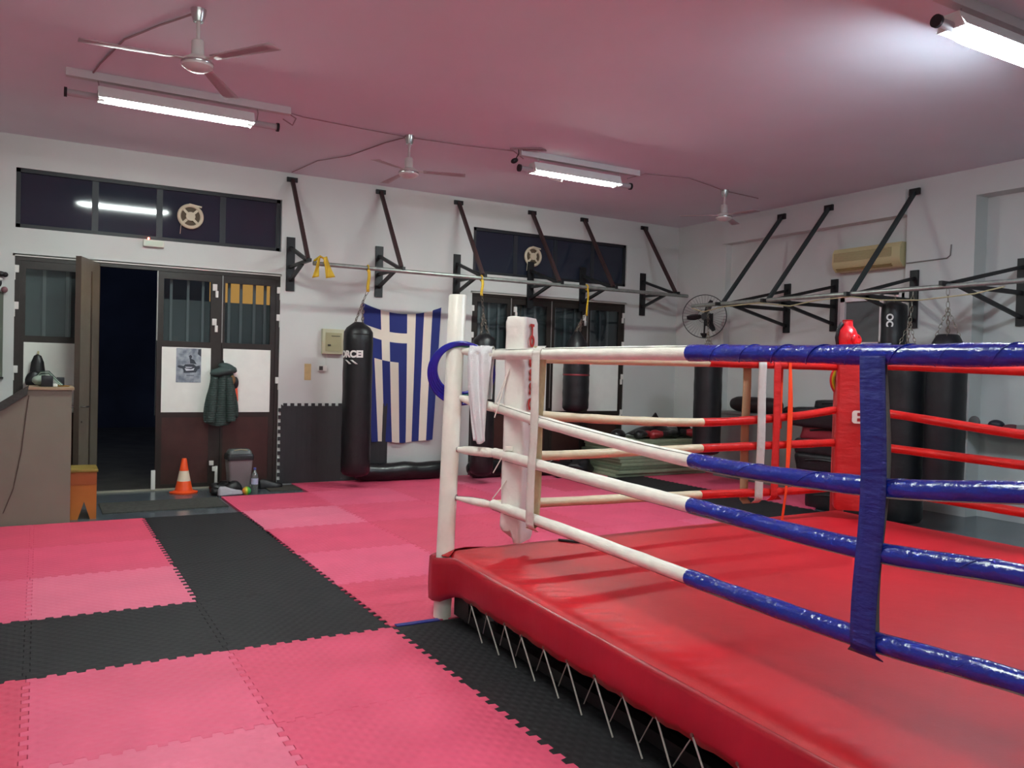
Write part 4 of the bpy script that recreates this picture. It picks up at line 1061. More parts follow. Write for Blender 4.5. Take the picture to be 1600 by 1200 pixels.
# ---------------------------------------------------------------- poster, coat, cap
def poster_mat():
    m = bpy.data.materials.new('poster_print'); m.use_nodes = True; nt = m.node_tree; N = nt.nodes; L = nt.links; b = N['Principled BSDF']; b.inputs['Roughness'].default_value = .4
    tc = N.new('ShaderNodeTexCoord'); n = N.new('ShaderNodeTexNoise'); n.inputs['Scale'].default_value = 11; n.inputs['Detail'].default_value = 6
    L.new(tc.outputs['Object'], n.inputs[0]); r = N.new('ShaderNodeValToRGB'); r.color_ramp.elements[0].position = .38; r.color_ramp.elements[1].position = .6
    r.color_ramp.elements[0].color = (*s2l((110, 122, 134)), 1); r.color_ramp.elements[1].color = (*s2l((168, 178, 186)), 1)
    L.new(n.outputs[0], r.inputs[0]); L.new(r.outputs[0], b.inputs['Base Color']); return m
YP = YD-.008
ps = thing('poster', 'grey paper poster of a person behind a car, on the white door panel', 'poster', (1.635, YP, 1.33))
MB().span((1.49, YP-.002, 1.325), (1.785, YP, 1.755)).build('sheet', poster_mat(), ps, smooth=False)
pd = mat('poster_dark', (52, 60, 70), .4); pl = mat('poster_light', (206, 214, 220), .4)
m = MB(); yy = YP-.0028
def flat(m, pts, dy=0): m.prism([(1.49+p[0]*.295, 1.755-p[1]*.43) for p in pts], 1, yy-dy, yy-dy+.0006)
flat(m, [(.30, .66), (.26, .60), (.10, .57), (.04, .52), (.12, .50), (.30, .52), (.36, .47), (.70, .46), (.80, .52), (.95, .50), (.96, .58), (.86, .62), (.80, .70), (.30, .72)])
flat(m, [(.50, .22), (.58, .19), (.64, .24), (.60, .30), (.72, .34), (.82, .46), (.56, .44), (.54, .32)]); flat(m, [(.88, .02), (1, .02), (1, .24), (.86, .16)]); flat(m, [(.42, .785), (.72, .785), (.72, .80), (.42, .80)])
m.build('dark_print', pd, ps, smooth=False)
m = MB(); flat(m, [(.34, .585), (.60, .61), (.74, .57), (.70, .64), (.40, .66)], .0008); flat(m, [(.36, .54), (.66, .545), (.60, .57), (.40, .57)], .0008); m.build('light_print', pl, ps, smooth=False)

ct = thing('hooded_coat', 'dark green hooded coat hanging on the door frame post', 'coat', (2.03, 10.92, .82))
CO = mat('green_quilt', (48, 64, 60), .75, noise=(10, .15), wave=(11, .35, 'Z', 1.5)); CO2 = mat('green_hood', (60, 76, 74), .75, bump=(10, .3))
def coat(u, v):
    # u around 0..1, v down
    z = 1.50-.66*v+(.06*math.sin(u*2*PI*2+1) if v > .93 else 0)
    wdt = .145+.075*v**.7-.015*math.sin(v*6); cx = 2.045-.015*v
    a = u*2*PI
    fold = 1+.13*math.sin(a*5+v*1.5)*min(1, v*2)
    x = cx+wdt*math.cos(a)*fold*(1 if math.cos(a) < 0 else .82); y = 10.945-.0-.065*math.sin(a)*(.8+.25*math.sin(a*5))*1.1
    return (x, min(y, 11.015), z)
MB().grid(coat, 60, 30, closed_u=True).build('coat_body', CO, ct, ang=70)
m = MB(); m.ell((2.035, 10.91, 1.475), (.165, .085, .062), 20, M=Matrix.Rotation(-.22, 4, 'Y'), nz=.12); m.ell((2.09, 10.915, 1.52), (.12, .07, .055), 16, M=Matrix.Rotation(.35, 4, 'Y'), nz=.1)
m.build('hood', CO2, ct)
MB().ell((2.15, 10.885, 1.37), (.035, .02, .06), 12).build('tan_lining', mat('tan_lining', (124, 92, 60), .8), ct)
for x0, x1, zb in ((1.93, 1.885, .835), (2.11, 2.135, .845)):
    MB().tube([(x0, 10.90, 1.40), ((x0*2+x1)/3, 10.875, 1.2), ((x0+x1*2)/3, 10.865, 1.0), (x1, 10.87, zb)], .05, 14, rad=[.045, .052, .055, .056]).build('sleeve', CO, ct, ang=70)
MB().tube([(2.05, 10.93, 1.52), (2.05, 10.99, 1.60), (2.05, YD, 1.61)], .008, 6).build('hanging_loop', LEATHER, ct)
tag(MB().prism([(2.17, 1.27), (2.225, 1.27), (2.235, 1.10), (2.20, 1.03), (2.165, 1.06)], 1, 10.955, 10.99).build('orange_vest', mat('orange_fabric', (236, 92, 62), .7)), 'orange cloth poking out behind the green coat', 'vest')
tag(MB().ell((2.20, 10.965, 1.33), (.04, .03, .08), 14).build('dark_cap', LEATHER), 'dark cap hanging just behind the green coat, over the orange cloth', 'cap')
cp = thing('baseball_cap', 'black cap hanging on the left white door panel above the counter', 'cap', (-.02, 10.93, 1.27))
m = MB(); m.lathe([(.005, .33), (.05, .31), (.085, .24), (.105, .12), (.115, .02), (.10, -.02), (.06, -.05)], (-.01, 10.95, 1.30), 24, sx=.75, sy=.42)
m.build('crown', LEATHER, cp)
MB().ell((-.055, 10.90, 1.34), (.075, .035, .10), 16, M=Matrix.Rotation(.35, 4, 'Y')).build('brim', LEATHER, cp)
MB().box((-.005, 10.99, 1.645), (.018, .02, .04), bev=.003).build('hook', CREAM, cp)
MB().ell((-.03, 10.87, 1.36), (.018, .008, .014), 10).build('cap_badge', mat('cap_badge_grey', (150, 150, 160), .5), cp)

# ---------------------------------------------------------------- reception counter at the left
CB = mat('taupe_laminate', (120, 118, 104), .5, noise=(2, .04))
cb = thing('reception_counter', 'tall taupe counter with a sloping left side, left of the open door', 'counter', (-.3, 9.4, ZF))
poly = [(.285, ZF), (.285, 1.285), (-.075, 1.285), (-.32, 1.115), (-.62, .90), (-1.3, .90), (-1.3, ZF)]
MB().prism(poly, 1, 9.06, 9.58).build('body', CB, cb, smooth=False)
MB().span((-.10, 9.04, 1.285), (.305, 9.62, 1.31)).build('worktop', mat('pale_wood_top', (160, 140, 112), .45, noise=(9, .1)), cb, smooth=False)
m = MB(); m.prism([(-.075, 1.33), (-.09, 1.235), (-.335, 1.06), (-.64, .855), (-.65, .935), (-.33, 1.15)], 1, 9.03, 9.06); m.build('sloping_edge', mat('dark_edge_padding', (56, 60, 56), .7, bump=(15, .4)), cb, smooth=False)
m = MB(); m.tube([(-.075, 9.052, 1.23), (-.10, 9.052, 1.0), (-.13, 9.052, .70), (-.19, 9.052, .35), (-.27, 9.052, .12)], .004, 5); m.build('trailing_wire', mat('wire_brown', (80, 68, 60), .6), cb)
tag(MB().box((.075, 9.22, 1.365), (.10, .12, .105), bev=.006).build('card_reader', mat('black_box_plastic', (20, 22, 30), .35)), 'small black box standing on the counter in front of the cable bundle', 'box')
tag(MB().box((.22, 9.56, 1.425), (.12, .03, .06), bev=.004).build('wall_phone', mat('black_box_plastic', (20, 22, 30), .35)), 'small black box behind the cable bundle, against the white door panel', 'box') if False else None
tg = thing('cable_bundle', 'pale green bundle of cables and plastic on the counter under the cap', 'cable bundle', (.06, 9.35, 1.31))
GP = mat('pale_green_plastic', (150, 168, 154), .4)
m = MB().ell((.03, 9.38, 1.37), (.09, .08, .055), 18, nz=.15); m.build('wrap', GP, tg)
for i in range(4):
    m = MB(); m.tube([(-.03-.01*i, 9.40, 1.33+.01*i), (.02, 9.36, 1.42+.012*i), (.09, 9.34, 1.43+.01*i), (.15+.01*i, 9.30, 1.36), (.19+.008*i, 9.28, 1.322)], .006, 6); m.build('cable', [GP, mat('dark_cable', (50, 66, 60), .5)][i % 2], tg)
tr = thing('desk_tray', 'small brass tray on the right end of the counter', 'tray', (.21, 9.3, 1.31))
MB().lathe([(.05, 0), (.062, .012), (.058, .012), (.048, .004)], (.21, 9.28, 1.3105), 24, sx=1.1).build('dish', mat('brass', (190, 150, 80), .35, .6), tr)
tag(MB().box((.145, 9.25, 1.325), (.04, .05, .028), bev=.004).build('paper_roll_box', WPLASTIC), 'tiny white box on the counter right of the black box', 'box')
dp = MB().box((.195, 9.52, 1.355), (.07, .03, .085), bev=.004).build('phone_dock', mat('black_box_plastic', (20, 22, 30), .35)); tag(dp, 'black gadget at the back of the counter, right of the cables', 'box')

# stool
OW = mat('orange_pine', (172, 100, 38), .45, noise=(3, .12), wave=(3, .1, 'X', 3)); OT = mat('olive_wood_top', (136, 112, 48), .5, noise=(10, .15))
so = thing('wooden_stool', 'orange pine step stool with a notched front, right of the counter', 'stool', (.30, 9.45, ZF))
x0, x1, yf, yb_, H = .292, .525, 9.26, 9.66, .455
m = MB(); m.prism([(x0, ZF), (x0+.065, ZF), (x0+.122, .16), (x1-.055, ZF), (x1, ZF), (x1, H), (x0, H)], 1, yf, yf+.022); m.build('front_board', OW, so, smooth=False)
MB().span((x1-.022, yf+.022, ZF), (x1, yb_, H)).build('side_board', OW, so, smooth=False)
MB().span((x0, yf+.022, ZF), (x0+.022, yb_, H)).build('side_board', OW, so, smooth=False)
MB().span((x0-.004, yf-.012, H), (x1+.012, yb_+.01, H+.028), bev=.005).build('seat_top', OT, so)
MB().span((x0, yf-.004, .33), (x1, yf, H-.01)).build('front_rail', mat('dark_pine', (150, 76, 32), .5), so, smooth=False)

# ---------------------------------------------------------------- cone, bin, bottle, ball, shoes
cn = thing('traffic_cone', 'orange traffic cone with a white band by the brown door panel', 'traffic cone', (1.56, 10.70, ZF))
OR = mat('cone_orange', (244, 84, 30), .45); CW = mat('cone_white', (232, 214, 190), .5); c0 = (1.56, 10.70, ZF)
base = []
m = MB()
for k in range(8): pass
n = 48
m.lathe([(.150, .0), (.155, .018), (.12, .028), (.10, .04)], c0, n, fn=lambda a, z: 1+.07*math.cos(4*a) if z < .035 else 1); m.build('base', OR, cn)
MB().lathe([(.105, .03), (.078, .15)], c0, 28, cap=False).build('lower_cone', OR, cn)
MB().lathe([(.078, .15), (.053, .275)], c0, 28, cap=False).build('white_band', CW, cn)
MB().lathe([(.053, .275), (.031, .41), (.026, .425), (.018, .425), (.018, .40)], c0, 28).build('upper_cone', OR, cn)
bn = thing('pedal_bin', 'grey plastic bin with a dark lid beside the water bottle', 'bin', (2.20, 10.66, ZF))
def sqprof(m, c, secs, r=.03):
    rings = []
    for hx, hy, z in secs:
        rings.append([m.bm.verts.new((c[0]+p[0], c[1]+p[1], c[2]+z)) for p in rrect(hx*2, hy*2, r)])
    for a, b in zip(rings, rings[1:]): m.bridge(a, b)
    m.face(rings[0][::-1]); m.face(rings[-1]); return m
GB = mat('bin_grey', (126, 116, 118), .4); BL = mat('bin_lid_dark', (46, 48, 50), .25); cbn = (2.20, 10.66, ZF)
sqprof(MB(), cbn, [(.115, .10, 0), (.12, .105, .02), (.15, .13, .41)]).build('bucket', GB, bn, ang=50)
sqprof(MB(), cbn, [(.158, .138, .395), (.160, .14, .45), (.150, .13, .475)]).build('lid_rim', BL, bn, ang=50)
m = sqprof(MB(), cbn, [(.140, .12, .475), (.135, .115, .505), (.11, .09, .53)], r=.04); m.build('swing_lid', mat('bin_flap', (98, 106, 104), .2), bn, ang=60)
MB().tube([(2.12, 10.555, .50), (2.20, 10.545, .512), (2.28, 10.555, .50)], .005, 6).build('flap_handle', mat('bin_handle_pale', (170, 160, 130), .3), bn)
bt = thing('water_bottle', 'clear plastic water bottle with a blue label beside the grey bin', 'bottle', (2.345, 10.42, ZF))
PET = mat('pet_plastic', (168, 176, 172), .12); PET.node_tree.nodes['Principled BSDF'].inputs['Transmission Weight'].default_value = .7
MB().lathe([(.036, 0), (.042, .012), (.040, .09), (.042, .10), (.042, .20), (.036, .235), (.016, .275), (.014, .295)], (2.345, 10.42, ZF), 24).build('bottle_body', PET, bt)
MB().lathe([(.0435, .11), (.0435, .185)], (2.345, 10.42, ZF), 24, cap=False).build('label', mat('bottle_label', (170, 180, 204), .5, noise=(30, .2)), bt)
MB().lathe([(.016, .29), (.016, .315)], (2.345, 10.42, ZF), 16).build('cap', mat('bottle_cap', (70, 90, 170), .4), bt)
def ball_mat():
    m = mat('striped_ball', (90, 170, 60), .4); nt = m.node_tree; N = nt.nodes; L = nt.links
    tc = N.new('ShaderNodeTexCoord'); sp = N.new('ShaderNodeSeparateXYZ'); L.new(tc.outputs['Object'], sp.inputs[0]); r = N.new('ShaderNodeValToRGB')
    mp = N.new('ShaderNodeMapRange'); mp.inputs['From Min'].default_value = -.05; mp.inputs['From Max'].default_value = .05
    L.new(sp.outputs[0], mp.inputs[0]); L.new(mp.outputs[0], r.inputs[0])
    r.color_ramp.elements[0].color = (*s2l((226, 120, 60)), 1); r.color_ramp.elements[1].color = (*s2l((70, 190, 120)), 1)
    e = r.color_ramp.elements.new(.42); e.color = (*s2l((190, 190, 40)), 1); e = r.color_ramp.elements.new(.62); e.color = (*s2l((60, 180, 60)), 1)
    L.new(r.outputs[0], N['Principled BSDF'].inputs['Base Color']); return m
tag(MB().ell((2.22, 10.28, ZF+.052), (.052, .052, .052), 24).build('rubber_ball', ball_mat()), 'small green and orange ball in front of the bin', 'ball')
def shoe(c, az, mt, sole, label, s_=1):
    M = Matrix.Translation(c) @ Matrix.Rotation(az, 4, 'Z') @ Matrix.Scale(s_, 4)
    t = thing('sports_shoe', label, 'shoe', c)
    m = MB(); m.M = M
    for i, (x, w_, h) in enumerate([(-.13, .030, .075), (-.10, .038, .095), (-.04, .038, .085), (.03, .042, .06), (.09, .045, .045), (.13, .035, .03)]): 
        pass
    secs = [(-.14, .022, .07), (-.12, .035, .095), (-.06, .038, .092), (0, .040, .068), (.06, .045, .05), (.11, .042, .04), (.14, .022, .028)]
    rings = [[m.bm.verts.new(M @ Vector((x, w_*math.cos(a), .018+h*max(0, math.sin(a))))) for a in [PI*k/10 for k in range(11)]] for x, w_, h in secs]
    m.M = Matrix.Identity(4)
    for a, b in zip(rings, rings[1:]):
        for k in range(10): m.face([a[k], b[k], b[k+1], a[k+1]])
    m.face(rings[0]); m.face(rings[-1][::-1]); m.build('upper', mt, t, ang=70)
    m = MB(); m.M = M; m.prism([(-.145, -.02), (-.12, -.04), (.05, -.048), (.13, -.035), (.148, 0), (.13, .035), (.05, .048), (-.12, .04), (-.145, .02)], 2, 0, .02); m.build('sole', sole, t, smooth=False)
shoe((2.03, 10.27, ZF), .25, mat('grey_shoe', (170, 168, 176), .6), mat('dark_sole', (50, 50, 56), .6), 'pale grey sports shoe in front of the black bag by the bin', 1.1)
sg = thing('gym_bag', 'crumpled black gym bag on the grey floor left of the bin', 'bag', (1.95, 10.5, ZF))
m = MB(); m.ell((1.95, 10.50, .05), (.14, .10, .075), 24, nz=.25); m.ell((2.10, 10.44, .06), (.11, .09, .08), 20, nz=.25); m.ell((1.88, 10.38, .03), (.07, .08, .05), 16, nz=.2); m.build('bag_body', LEATHER, sg)
MB().tube([(1.90, 10.45, .10), (1.95, 10.40, .15), (2.03, 10.40, .14), (2.06, 10.45, .10)], .008, 6).build('carry_strap', LEATHER_S, sg)
shoe((2.62, 10.75, ZF), .1, LEATHER, LEATHER_S, 'black shoe in the shade right of the bottle', 1.1)
for i, (x, y) in enumerate(((2.75, 10.60),)):
    tag(MB().span((2.55, 10.45, ZF+.0005), (3.02, 10.9, ZF+.012)).build('rubber_scrap', mat('rubber_scrap', (66, 62, 56), .8)), 'dark scrap of rubber matting on the floor below the charcoal wall mat', 'rubber mat')

# ---------------------------------------------------------------- ceiling fans
FW = mat('fan_white', (206, 202, 198), .3); BLD = mat('fan_blade', (170, 152, 156), .4)
def cfan(c, zc, zm, r, a0, label, bladem=BLD, drop=0):
    t = thing('ceiling_fan', label, 'ceiling fan', (c[0], c[1], zm-.06), 'ceiling fans')
    x, y = c
    MB().lathe([(.035, -.09), (.05, -.04), (.055, -.001)], (x, y, zc), 20).build('canopy', CHROME, t)
    MB().cyl((x, y, zm+.07), (x, y, zc-.08), .014).build('downrod', FW, t)
    MB().lathe([(.045, .05), (.045, .15), (.035, .16)], (x, y, zm), 20).build('rod_cover', FW, t)
    MB().lathe([(.02, -.062), (.07, -.055), (.105, -.03), (.11, -.005), (.10, .02), (.06, .045), (.04, .05)], (x, y, zm), 36).build('motor_housing', FW, t)
    MB().lathe([(.111, -.008), (.113, 0), (.111, .008)], (x, y, zm-.006), 36, cap=False).build('trim_ring', CHROME, t)
    for k in range(3):
        a = math.radians(a0+120*k); m = MB(); d = Vector((math.cos(a), math.sin(a), 0)); s_ = Vector((-d.y, d.x, 0))
        def bf(u, v):
            rr = .16+(r-.16)*u; w_ = .055+.035*u
            p = Vector((x, y, zm+.012-.02*u))+d*rr+s_*((v-.5)*2*w_*.62)+Vector((0, 0, -(v-.5)*.010))
            return p
        m.grid(bf, 8, 3); bl = m.build('blade', bladem, t, solid=.006, ang=60)
        MB().bar(Vector((x, y, zm+.012))+d*.09, Vector((x, y, zm+.012))+d*.20, .04, .006).build('blade_arm', FW, bl, smooth=False)
cfan((.96, 6.32), ZC, 3.74, .76, 181, 'three-bladed ceiling fan near the upper left, in front of the long lamp')
cfan((3.48, 8.44), ZC, 3.72, .62, 214, 'three-bladed ceiling fan in the middle, above the flag wall')
cfan((8.09, 8.38), ZC, 3.76, .60, 30, 'small distant ceiling fan in the far corner, left of the right wall struts')
CBL = mat('ceiling_cable', (150, 128, 132), .7)
def cable(pts, label, r=.006):
    P = [Vector(p) for p in pts]; out = []
    for i in range(len(P)-1):
        for k in range(6): out.append(P[i].lerp(P[i+1], k/6))
    out.append(P[-1]); return tag(MB().tube(out, r, 6).build('ceiling_cable', CBL), label, 'cable')
zc = ZC-.012
cable([(.96, 6.34, zc), (.75, 6.75, zc), (.55, 7.2, zc), (.42, 7.9, zc), (.38, 8.2, zc)], 'cable looping from the near ceiling fan to the long left lamp', .008)
cable([(2.05, 8.22, 4.0), (2.15, 8.24, 3.96), (2.2, 8.3, 4.05), (2.12, 8.34, zc), (2.3, 8.40, zc), (2.9, 8.44, zc), (3.48, 8.46, zc)], 'cable along the ceiling from the left lamp to the middle fan')
cable([(3.50, 8.46, zc), (4.1, 8.40, zc), (4.7, 8.28, zc), (4.80, 8.22, 4.02)], 'cable along the ceiling from the middle fan to the right lamp')
cable([(3.46, 8.46, zc), (3.35, 8.8, zc), (3.2, 9.6, zc), (2.95, 10.1, zc), (2.85, 10.9, zc)], 'wandering cable from the middle fan towards the back wall')
cable([(6.3, 8.22, 4.0), (6.6, 8.25, zc), (7.2, 8.1, zc), (7.7, 8.25, zc), (8.09, 8.38, zc), (8.8, 8.45, zc)], 'cable from the right lamp to the distant fan')
cable([(4.62, 8.22, zc), (4.9, 8.0, zc-.0), (5.0, 8.05, zc), (4.75, 8.2, zc)], 'small cable loop at the left end of the right lamp', .009)
pk = thing('hanging_plug', 'dark plug dangling at the left end of the right lamp', 'plug', (4.68, 8.2, 3.93))
MB().ell((4.66, 8.18, 3.97), (.05, .03, .03), 12, M=Matrix.Rotation(-.5, 4, 'Y')).build('plug_body', BLACKP, pk)
MB().tube([(4.68, 8.18, 4.0), (4.72, 8.19, 4.06), (4.72, 8.2, ZC)], .006, 6).build('lead', BLACKP, pk)
tag(MB().tube([(5.02, 8.16, 3.87), (5.08, 8.1, 3.82), (5.22, 8.1, 3.80), (5.27, 8.12, 3.80), (5.30, 8.16, 3.87)], .007, 6).build('wire_loop', mat('white_wire', (230, 226, 214), .5)), 'white wire loop drooping below the right lamp', 'wire')

# ---------------------------------------------------------------- wall fan in the corner
wf = thing('wall_fan', 'round black wire-cage fan mounted high in the back right corner', 'wall fan', (9.0, 9.75, 2.2), None)
cF = Vector((8.98, 9.66, 2.50)); nF = Vector((-.72, -.69, .0)).normalized(); uF = Vector((0, 0, 1)); tF = nF.cross(uF).normalized()
Rf = .335; m = MB(); CG = mat('cage_wire', (70, 72, 70), .5, .3)
def cpt(r, a, d): return cF+tF*(r*math.cos(a))+uF*(r*math.sin(a))+nF*d
for d, r in ((0, Rf), (.02, Rf*.995)): m.tube([cpt(r, 2*PI*k/56, d) for k in range(56)], .006, 6, closed=True)
for r, d in ((.10, .075),): m.tube([cpt(r, 2*PI*k/32, d) for k in range(32)], .003, 5, closed=True)
m.build('cage_rim', BLACKP, wf)
m = MB()
for k in range(40):
    a = 2*PI*k/40; m.tube([cpt(.05, a, .085), cpt(.2, a, .07), cpt(Rf, a, .01)], .0012, 4); 
    m.tube([cpt(.05, a, -.12), cpt(.2, a, -.10), cpt(Rf, a, 0)], .0012, 4)
m.build('cage_wires', CG, wf)
MB().cyl(cF+nF*-.14, cF+nF*.06, .06, .05, 20).build('motor', BLACKP, wf)
for k in range(3):
    a = math.radians([112, 235, 355][k]); m = MB()
    e1 = tF*math.cos(a)+uF*math.sin(a); e2 = -tF*math.sin(a)+uF*math.cos(a)
    m.grid(lambda u, v: cF+e1*(.05+.22*u)+e2*((v-.5)*(.05+.04*math.sin(u*PI)))+nF*((v-.5)*.04), 8, 4); m.build('fan_blade', BLACKP, wf, solid=.005)
MB().tube([cF+nF*-.1, cF+nF*-.1+Vector((.0, 0, -.12)), cF+nF*-.06+Vector((0, 0, -.30))], .014, 8).build('yoke', BLACKP, wf)
MB().lathe([(.02, -.08), (.06, -.01), (.06, 0)], cF+nF*-.05+Vector((0, 0, -.26)), 16).build('switch_box', BLACKP, wf)
MB().bar(cF+nF*-.12, (XR, 9.66+.52, 2.50), .04, .04).build('wall_arm', BLACKP, wf, smooth=False)
MB().span((XR-.02, 10.10, 2.40), (XR, 10.26, 2.60)).build('wall_plate', BLACKP, wf, smooth=False)

# ---------------------------------------------------------------- stack of mats, clothes and gloves at the back
MG = mat('green_grey_mat', (140, 150, 124), .6, noise=(5, .1)); MG2 = mat('green_dark_mat', (104, 114, 92), .6, noise=(5, .1))
lvl = ['bottom mat', 'second mat up', 'third mat up', 'fourth mat up', 'fifth mat up', 'sixth mat up', 'seventh mat up', 'eighth mat up', 'ninth mat up', 'top mat']
for i in range(10):
    dx = random.uniform(-.05, .05); dy = random.uniform(-.03, .03)
    z = .0005+i*.0555
    tag(MB().span((7.62+dx, 9.95+dy, z), (9.42+dx*.5, 10.90, z+.052), bev=.006).build('exercise_mat', [MG, MG2][i in (2, 6)]), 'grey-green exercise mat in the stack by the right doors, %s' % lvl[i], 'exercise mat', 'stacked exercise mats')
ZS = .56
GBk = mat('black_glove', (24, 22, 24), .3, bump=(10, .3)); GRd = mat('red_glove', (150, 32, 40), .35, bump=(10, .3))
def glove(c, az, mt, cuffm, label, pitch=0, group='boxing gloves', s_=1):
    M = Matrix.Translation(c) @ Matrix.Rotation(az, 4, 'Z') @ Matrix.Rotation(pitch, 4, 'Y') @ Matrix.Scale(s_, 4)
    t = thing('boxing_glove', label, 'boxing glove', c, group)
    m = MB(); m.M = M; secs = [(-.13, .048, .045), (-.06, .05, .047), (0, .066, .058), (.06, .078, .072), (.11, .075, .075), (.15, .055, .058), (.165, .02, .02)]
    rings = []
    for x, ry, rz_ in secs: rings.append([m.bm.verts.new(M @ Vector((x, ry*math.cos(a), .07+rz_*math.sin(a)-.2*max(0, x-.06)))) for a in [2*PI*k/16 for k in range(16)]])
    m.M = Matrix.Identity(4)
    for a, b in zip(rings, rings[1:]): m.bridge(a, b)
    m.face(rings[0]); m.face(rings[-1][::-1]); m.build('mitt', mt, t, ang=80)
    m = MB(); m.M = M; m.ell((.05, .075, .075), (.07, .028, .032), 14, M=Matrix.Rotation(-.3, 4, 'Z')); m.build('thumb', mt, t)
    m = MB(); m.M = M; m.lathe([(.050, 0), (.054, .02), (.054, .07), (.050, .085)], (0, 0, 0), 16, cap=False)
    for v in m.bm.verts: pass
    m.bm.free(); m = MB(); m.M = M; m.tube([(-.145, 0, .07), (-.10, 0, .07), (-.05, 0, .07)], .054, 16, rad=[.051, .054, .052]); m.build('cuff', cuffm, t)
# on the mats
glove((8.55, 10.15, ZS), 2.9, GRd, GBk, 'red boxing glove lying on the stacked mats, left one of the red pair', 0)
glove((9.15, 10.12, ZS+.02), -.5, GRd, GBk, 'red boxing glove lying on the stacked mats, right end', 0)
glove((8.82, 10.18, ZS), .3, GBk, GBk, 'black boxing glove lying between the two red ones on the mats')
glove((8.28, 10.22, ZS), 3.3, GBk, GRd, 'black boxing glove with a red cuff, left end of the mat stack')
kb = thing('kit_bag', 'black kit bag with a pointed flap lying on the stacked mats', 'bag', (8.9, 10.4, ZS))
def hump(u, v):
    x = 8.25+1.25*u; y = 10.25+.45*v; h = (.16+.10*math.sin(u*9)*.5+.12*math.exp(-((u-.45)/.12)**2))*math.sin(PI*min(1, max(0, v*.9+.05)))**.6*math.sin(PI*min(1, max(0.0, u*.96+.02)))**.5
    return (x, y, ZS+h+.02*mnoise.noise(Vector((x*8, y*8, 0))))
MB().grid(hump, 36, 12).build('bag_body', GBk, kb, solid=.01, ang=80)
m = MB(); m.prism([(8.45, ZS+.2), (8.63, ZS+.40), (8.80, ZS+.16)], 1, 10.33, 10.36); m.build('flap', GBk, kb, smooth=False)
m = MB(); m.prism([(9.05, ZS+.18), (9.15, ZS+.26), (9.42, ZS+.0), (9.1, ZS+.02)], 1, 10.2, 10.3); m.build('side_pocket', GBk, kb, smooth=False)
tag(MB().ell((7.78, 10.2, ZS+.07), (.12, .1, .09), 18, nz=.15).build('black_pouch', GBk), 'round black pouch at the left end of the stacked mats', 'pouch')
# gear on the floor left of the stack
glove((5.96, 10.30, .0), 2.4, GRd, GBk, 'red boxing glove on the floor just left of the white corner pad')
glove((6.78, 10.35, .0), -1.9, GBk, GRd, 'black glove with red trim on the floor behind the cream strap')
glove((6.95, 10.70, .14), 1.2, GRd, GRd, 'dark red glove on top of the floor pile behind the cream strap')
gp = thing('gear_bag', 'black gear bag slumped on the floor left of the stacked mats', 'bag', (6.9, 10.6, 0))
m = MB(); m.ell((6.95, 10.65, .10), (.45, .22, .14), 28, nz=.3); m.ell((7.30, 10.55, .12), (.22, .22, .16), 20, nz=.3); m.build('bag_body', GBk, gp)
MB().tube([(6.7, 10.5, .2), (6.85, 10.44, .28), (7.05, 10.44, .26), (7.15, 10.5, .2)], .012, 6).build('carry_strap', LEATHER_S, gp)

# ---------------------------------------------------------------- padded roll and shields by the right wall
rl = thing('padded_roll', 'long black and maroon padded roll lying on the low grey cabinet by the right wall', 'padded roll', (9.3, 8.9, .95))
P0 = Vector((9.42, 9.42, 1.155)); P1 = Vector((9.42, 8.50, 1.155))
MB().tube([P0.lerp(P1, i/10) for i in range(11)], .12, 20, rad=[.085, .115]+[.12]*7+[.115, .085]).build('roll_body', mat('maroon_black_vinyl', (40, 26, 30), .5, bump=(8, .3)), rl, ang=60)
MB().bar((9.27, 8.72, .70), (9.27, 8.72, 1.25), .05, .03).build('stop_bar', BLACKP, rl, smooth=False)
lc = thing('low_cabinet', 'low grey cabinet carrying the padded roll along the right wall', 'cabinet', (9.5, 8.8, 0))
MB().span((9.30, 7.95, 0), (XW, 9.70, 1.00)).build('body', mat('cabinet_grey', (112, 112, 108), .6), lc, smooth=False)
MB().span((9.28, 7.93, 1.00), (XW, 9.72, 1.03)).build('worktop', mat('cabinet_top', (126, 126, 122), .6), lc, smooth=False)
glove((9.45, 8.26, 1.03), 1.9, GBk, GBk, 'black glove at the right end of the padded roll on the right wall')
soc = tag(MB().box((XR-.02, 9.97, 1.33), (.04, .10, .13), bev=.01).build('wall_socket', WPLASTIC), 'white double socket on the pilaster above the padded roll', 'socket')
def cushion(c, d, label, mt, rz=0, grp='strike shields in the pile'):
    t = thing('strike_shield', label, 'strike shield', (c[0], c[1], c[2]-d[2]/2), grp)
    m = MB(); n = 20
    M = Matrix.Translation(c) @ Matrix.Rotation(rz, 4, 'Z')
    t_ = bmesh.new(); bmesh.ops.create_cube(t_, size=1); bmesh.ops.subdivide_edges(t_, edges=list(t_.edges), cuts=7, use_grid_fill=True)
    t_.verts.index_update(); b0 = 0
    for v in t_.verts:
        p = v.co*2; q = Vector((p.x, p.y, p.z)); k = 9
        ln = (abs(q.x)**k+abs(q.y)**k+abs(q.z)**k)**(1/k); q = q/ln*max(abs(q.x), abs(q.y), abs(q.z))
        q = Vector((q.x*d[0]/2, q.y*d[1]/2, q.z*d[2]/2*1.15)); q *= 1+.06*mnoise.noise(q*7+Vector(c)*5)
        m.bm.verts.new(M @ q)
    m.bm.verts.ensure_lookup_table()
    for f in t_.faces: m.face([m.bm.verts[v.index] for v in f.verts])
    t_.free(); m.build('shield_body', mt, t, ang=80)
    MB().tube([M @ Vector((-d[0]/2*.98, y, .0+d[2]*.28*math.sin((y/d[1]+.5)*PI))) for y in [d[1]*(-.3+.6*i/8) for i in range(9)]], .014, 6).build('grip_strap', LEATHER_S, t)
BS = mat('shield_black', (22, 21, 24), .45, bump=(9, .35)); RS = mat('shield_red', (126, 30, 42), .45, bump=(9, .3))
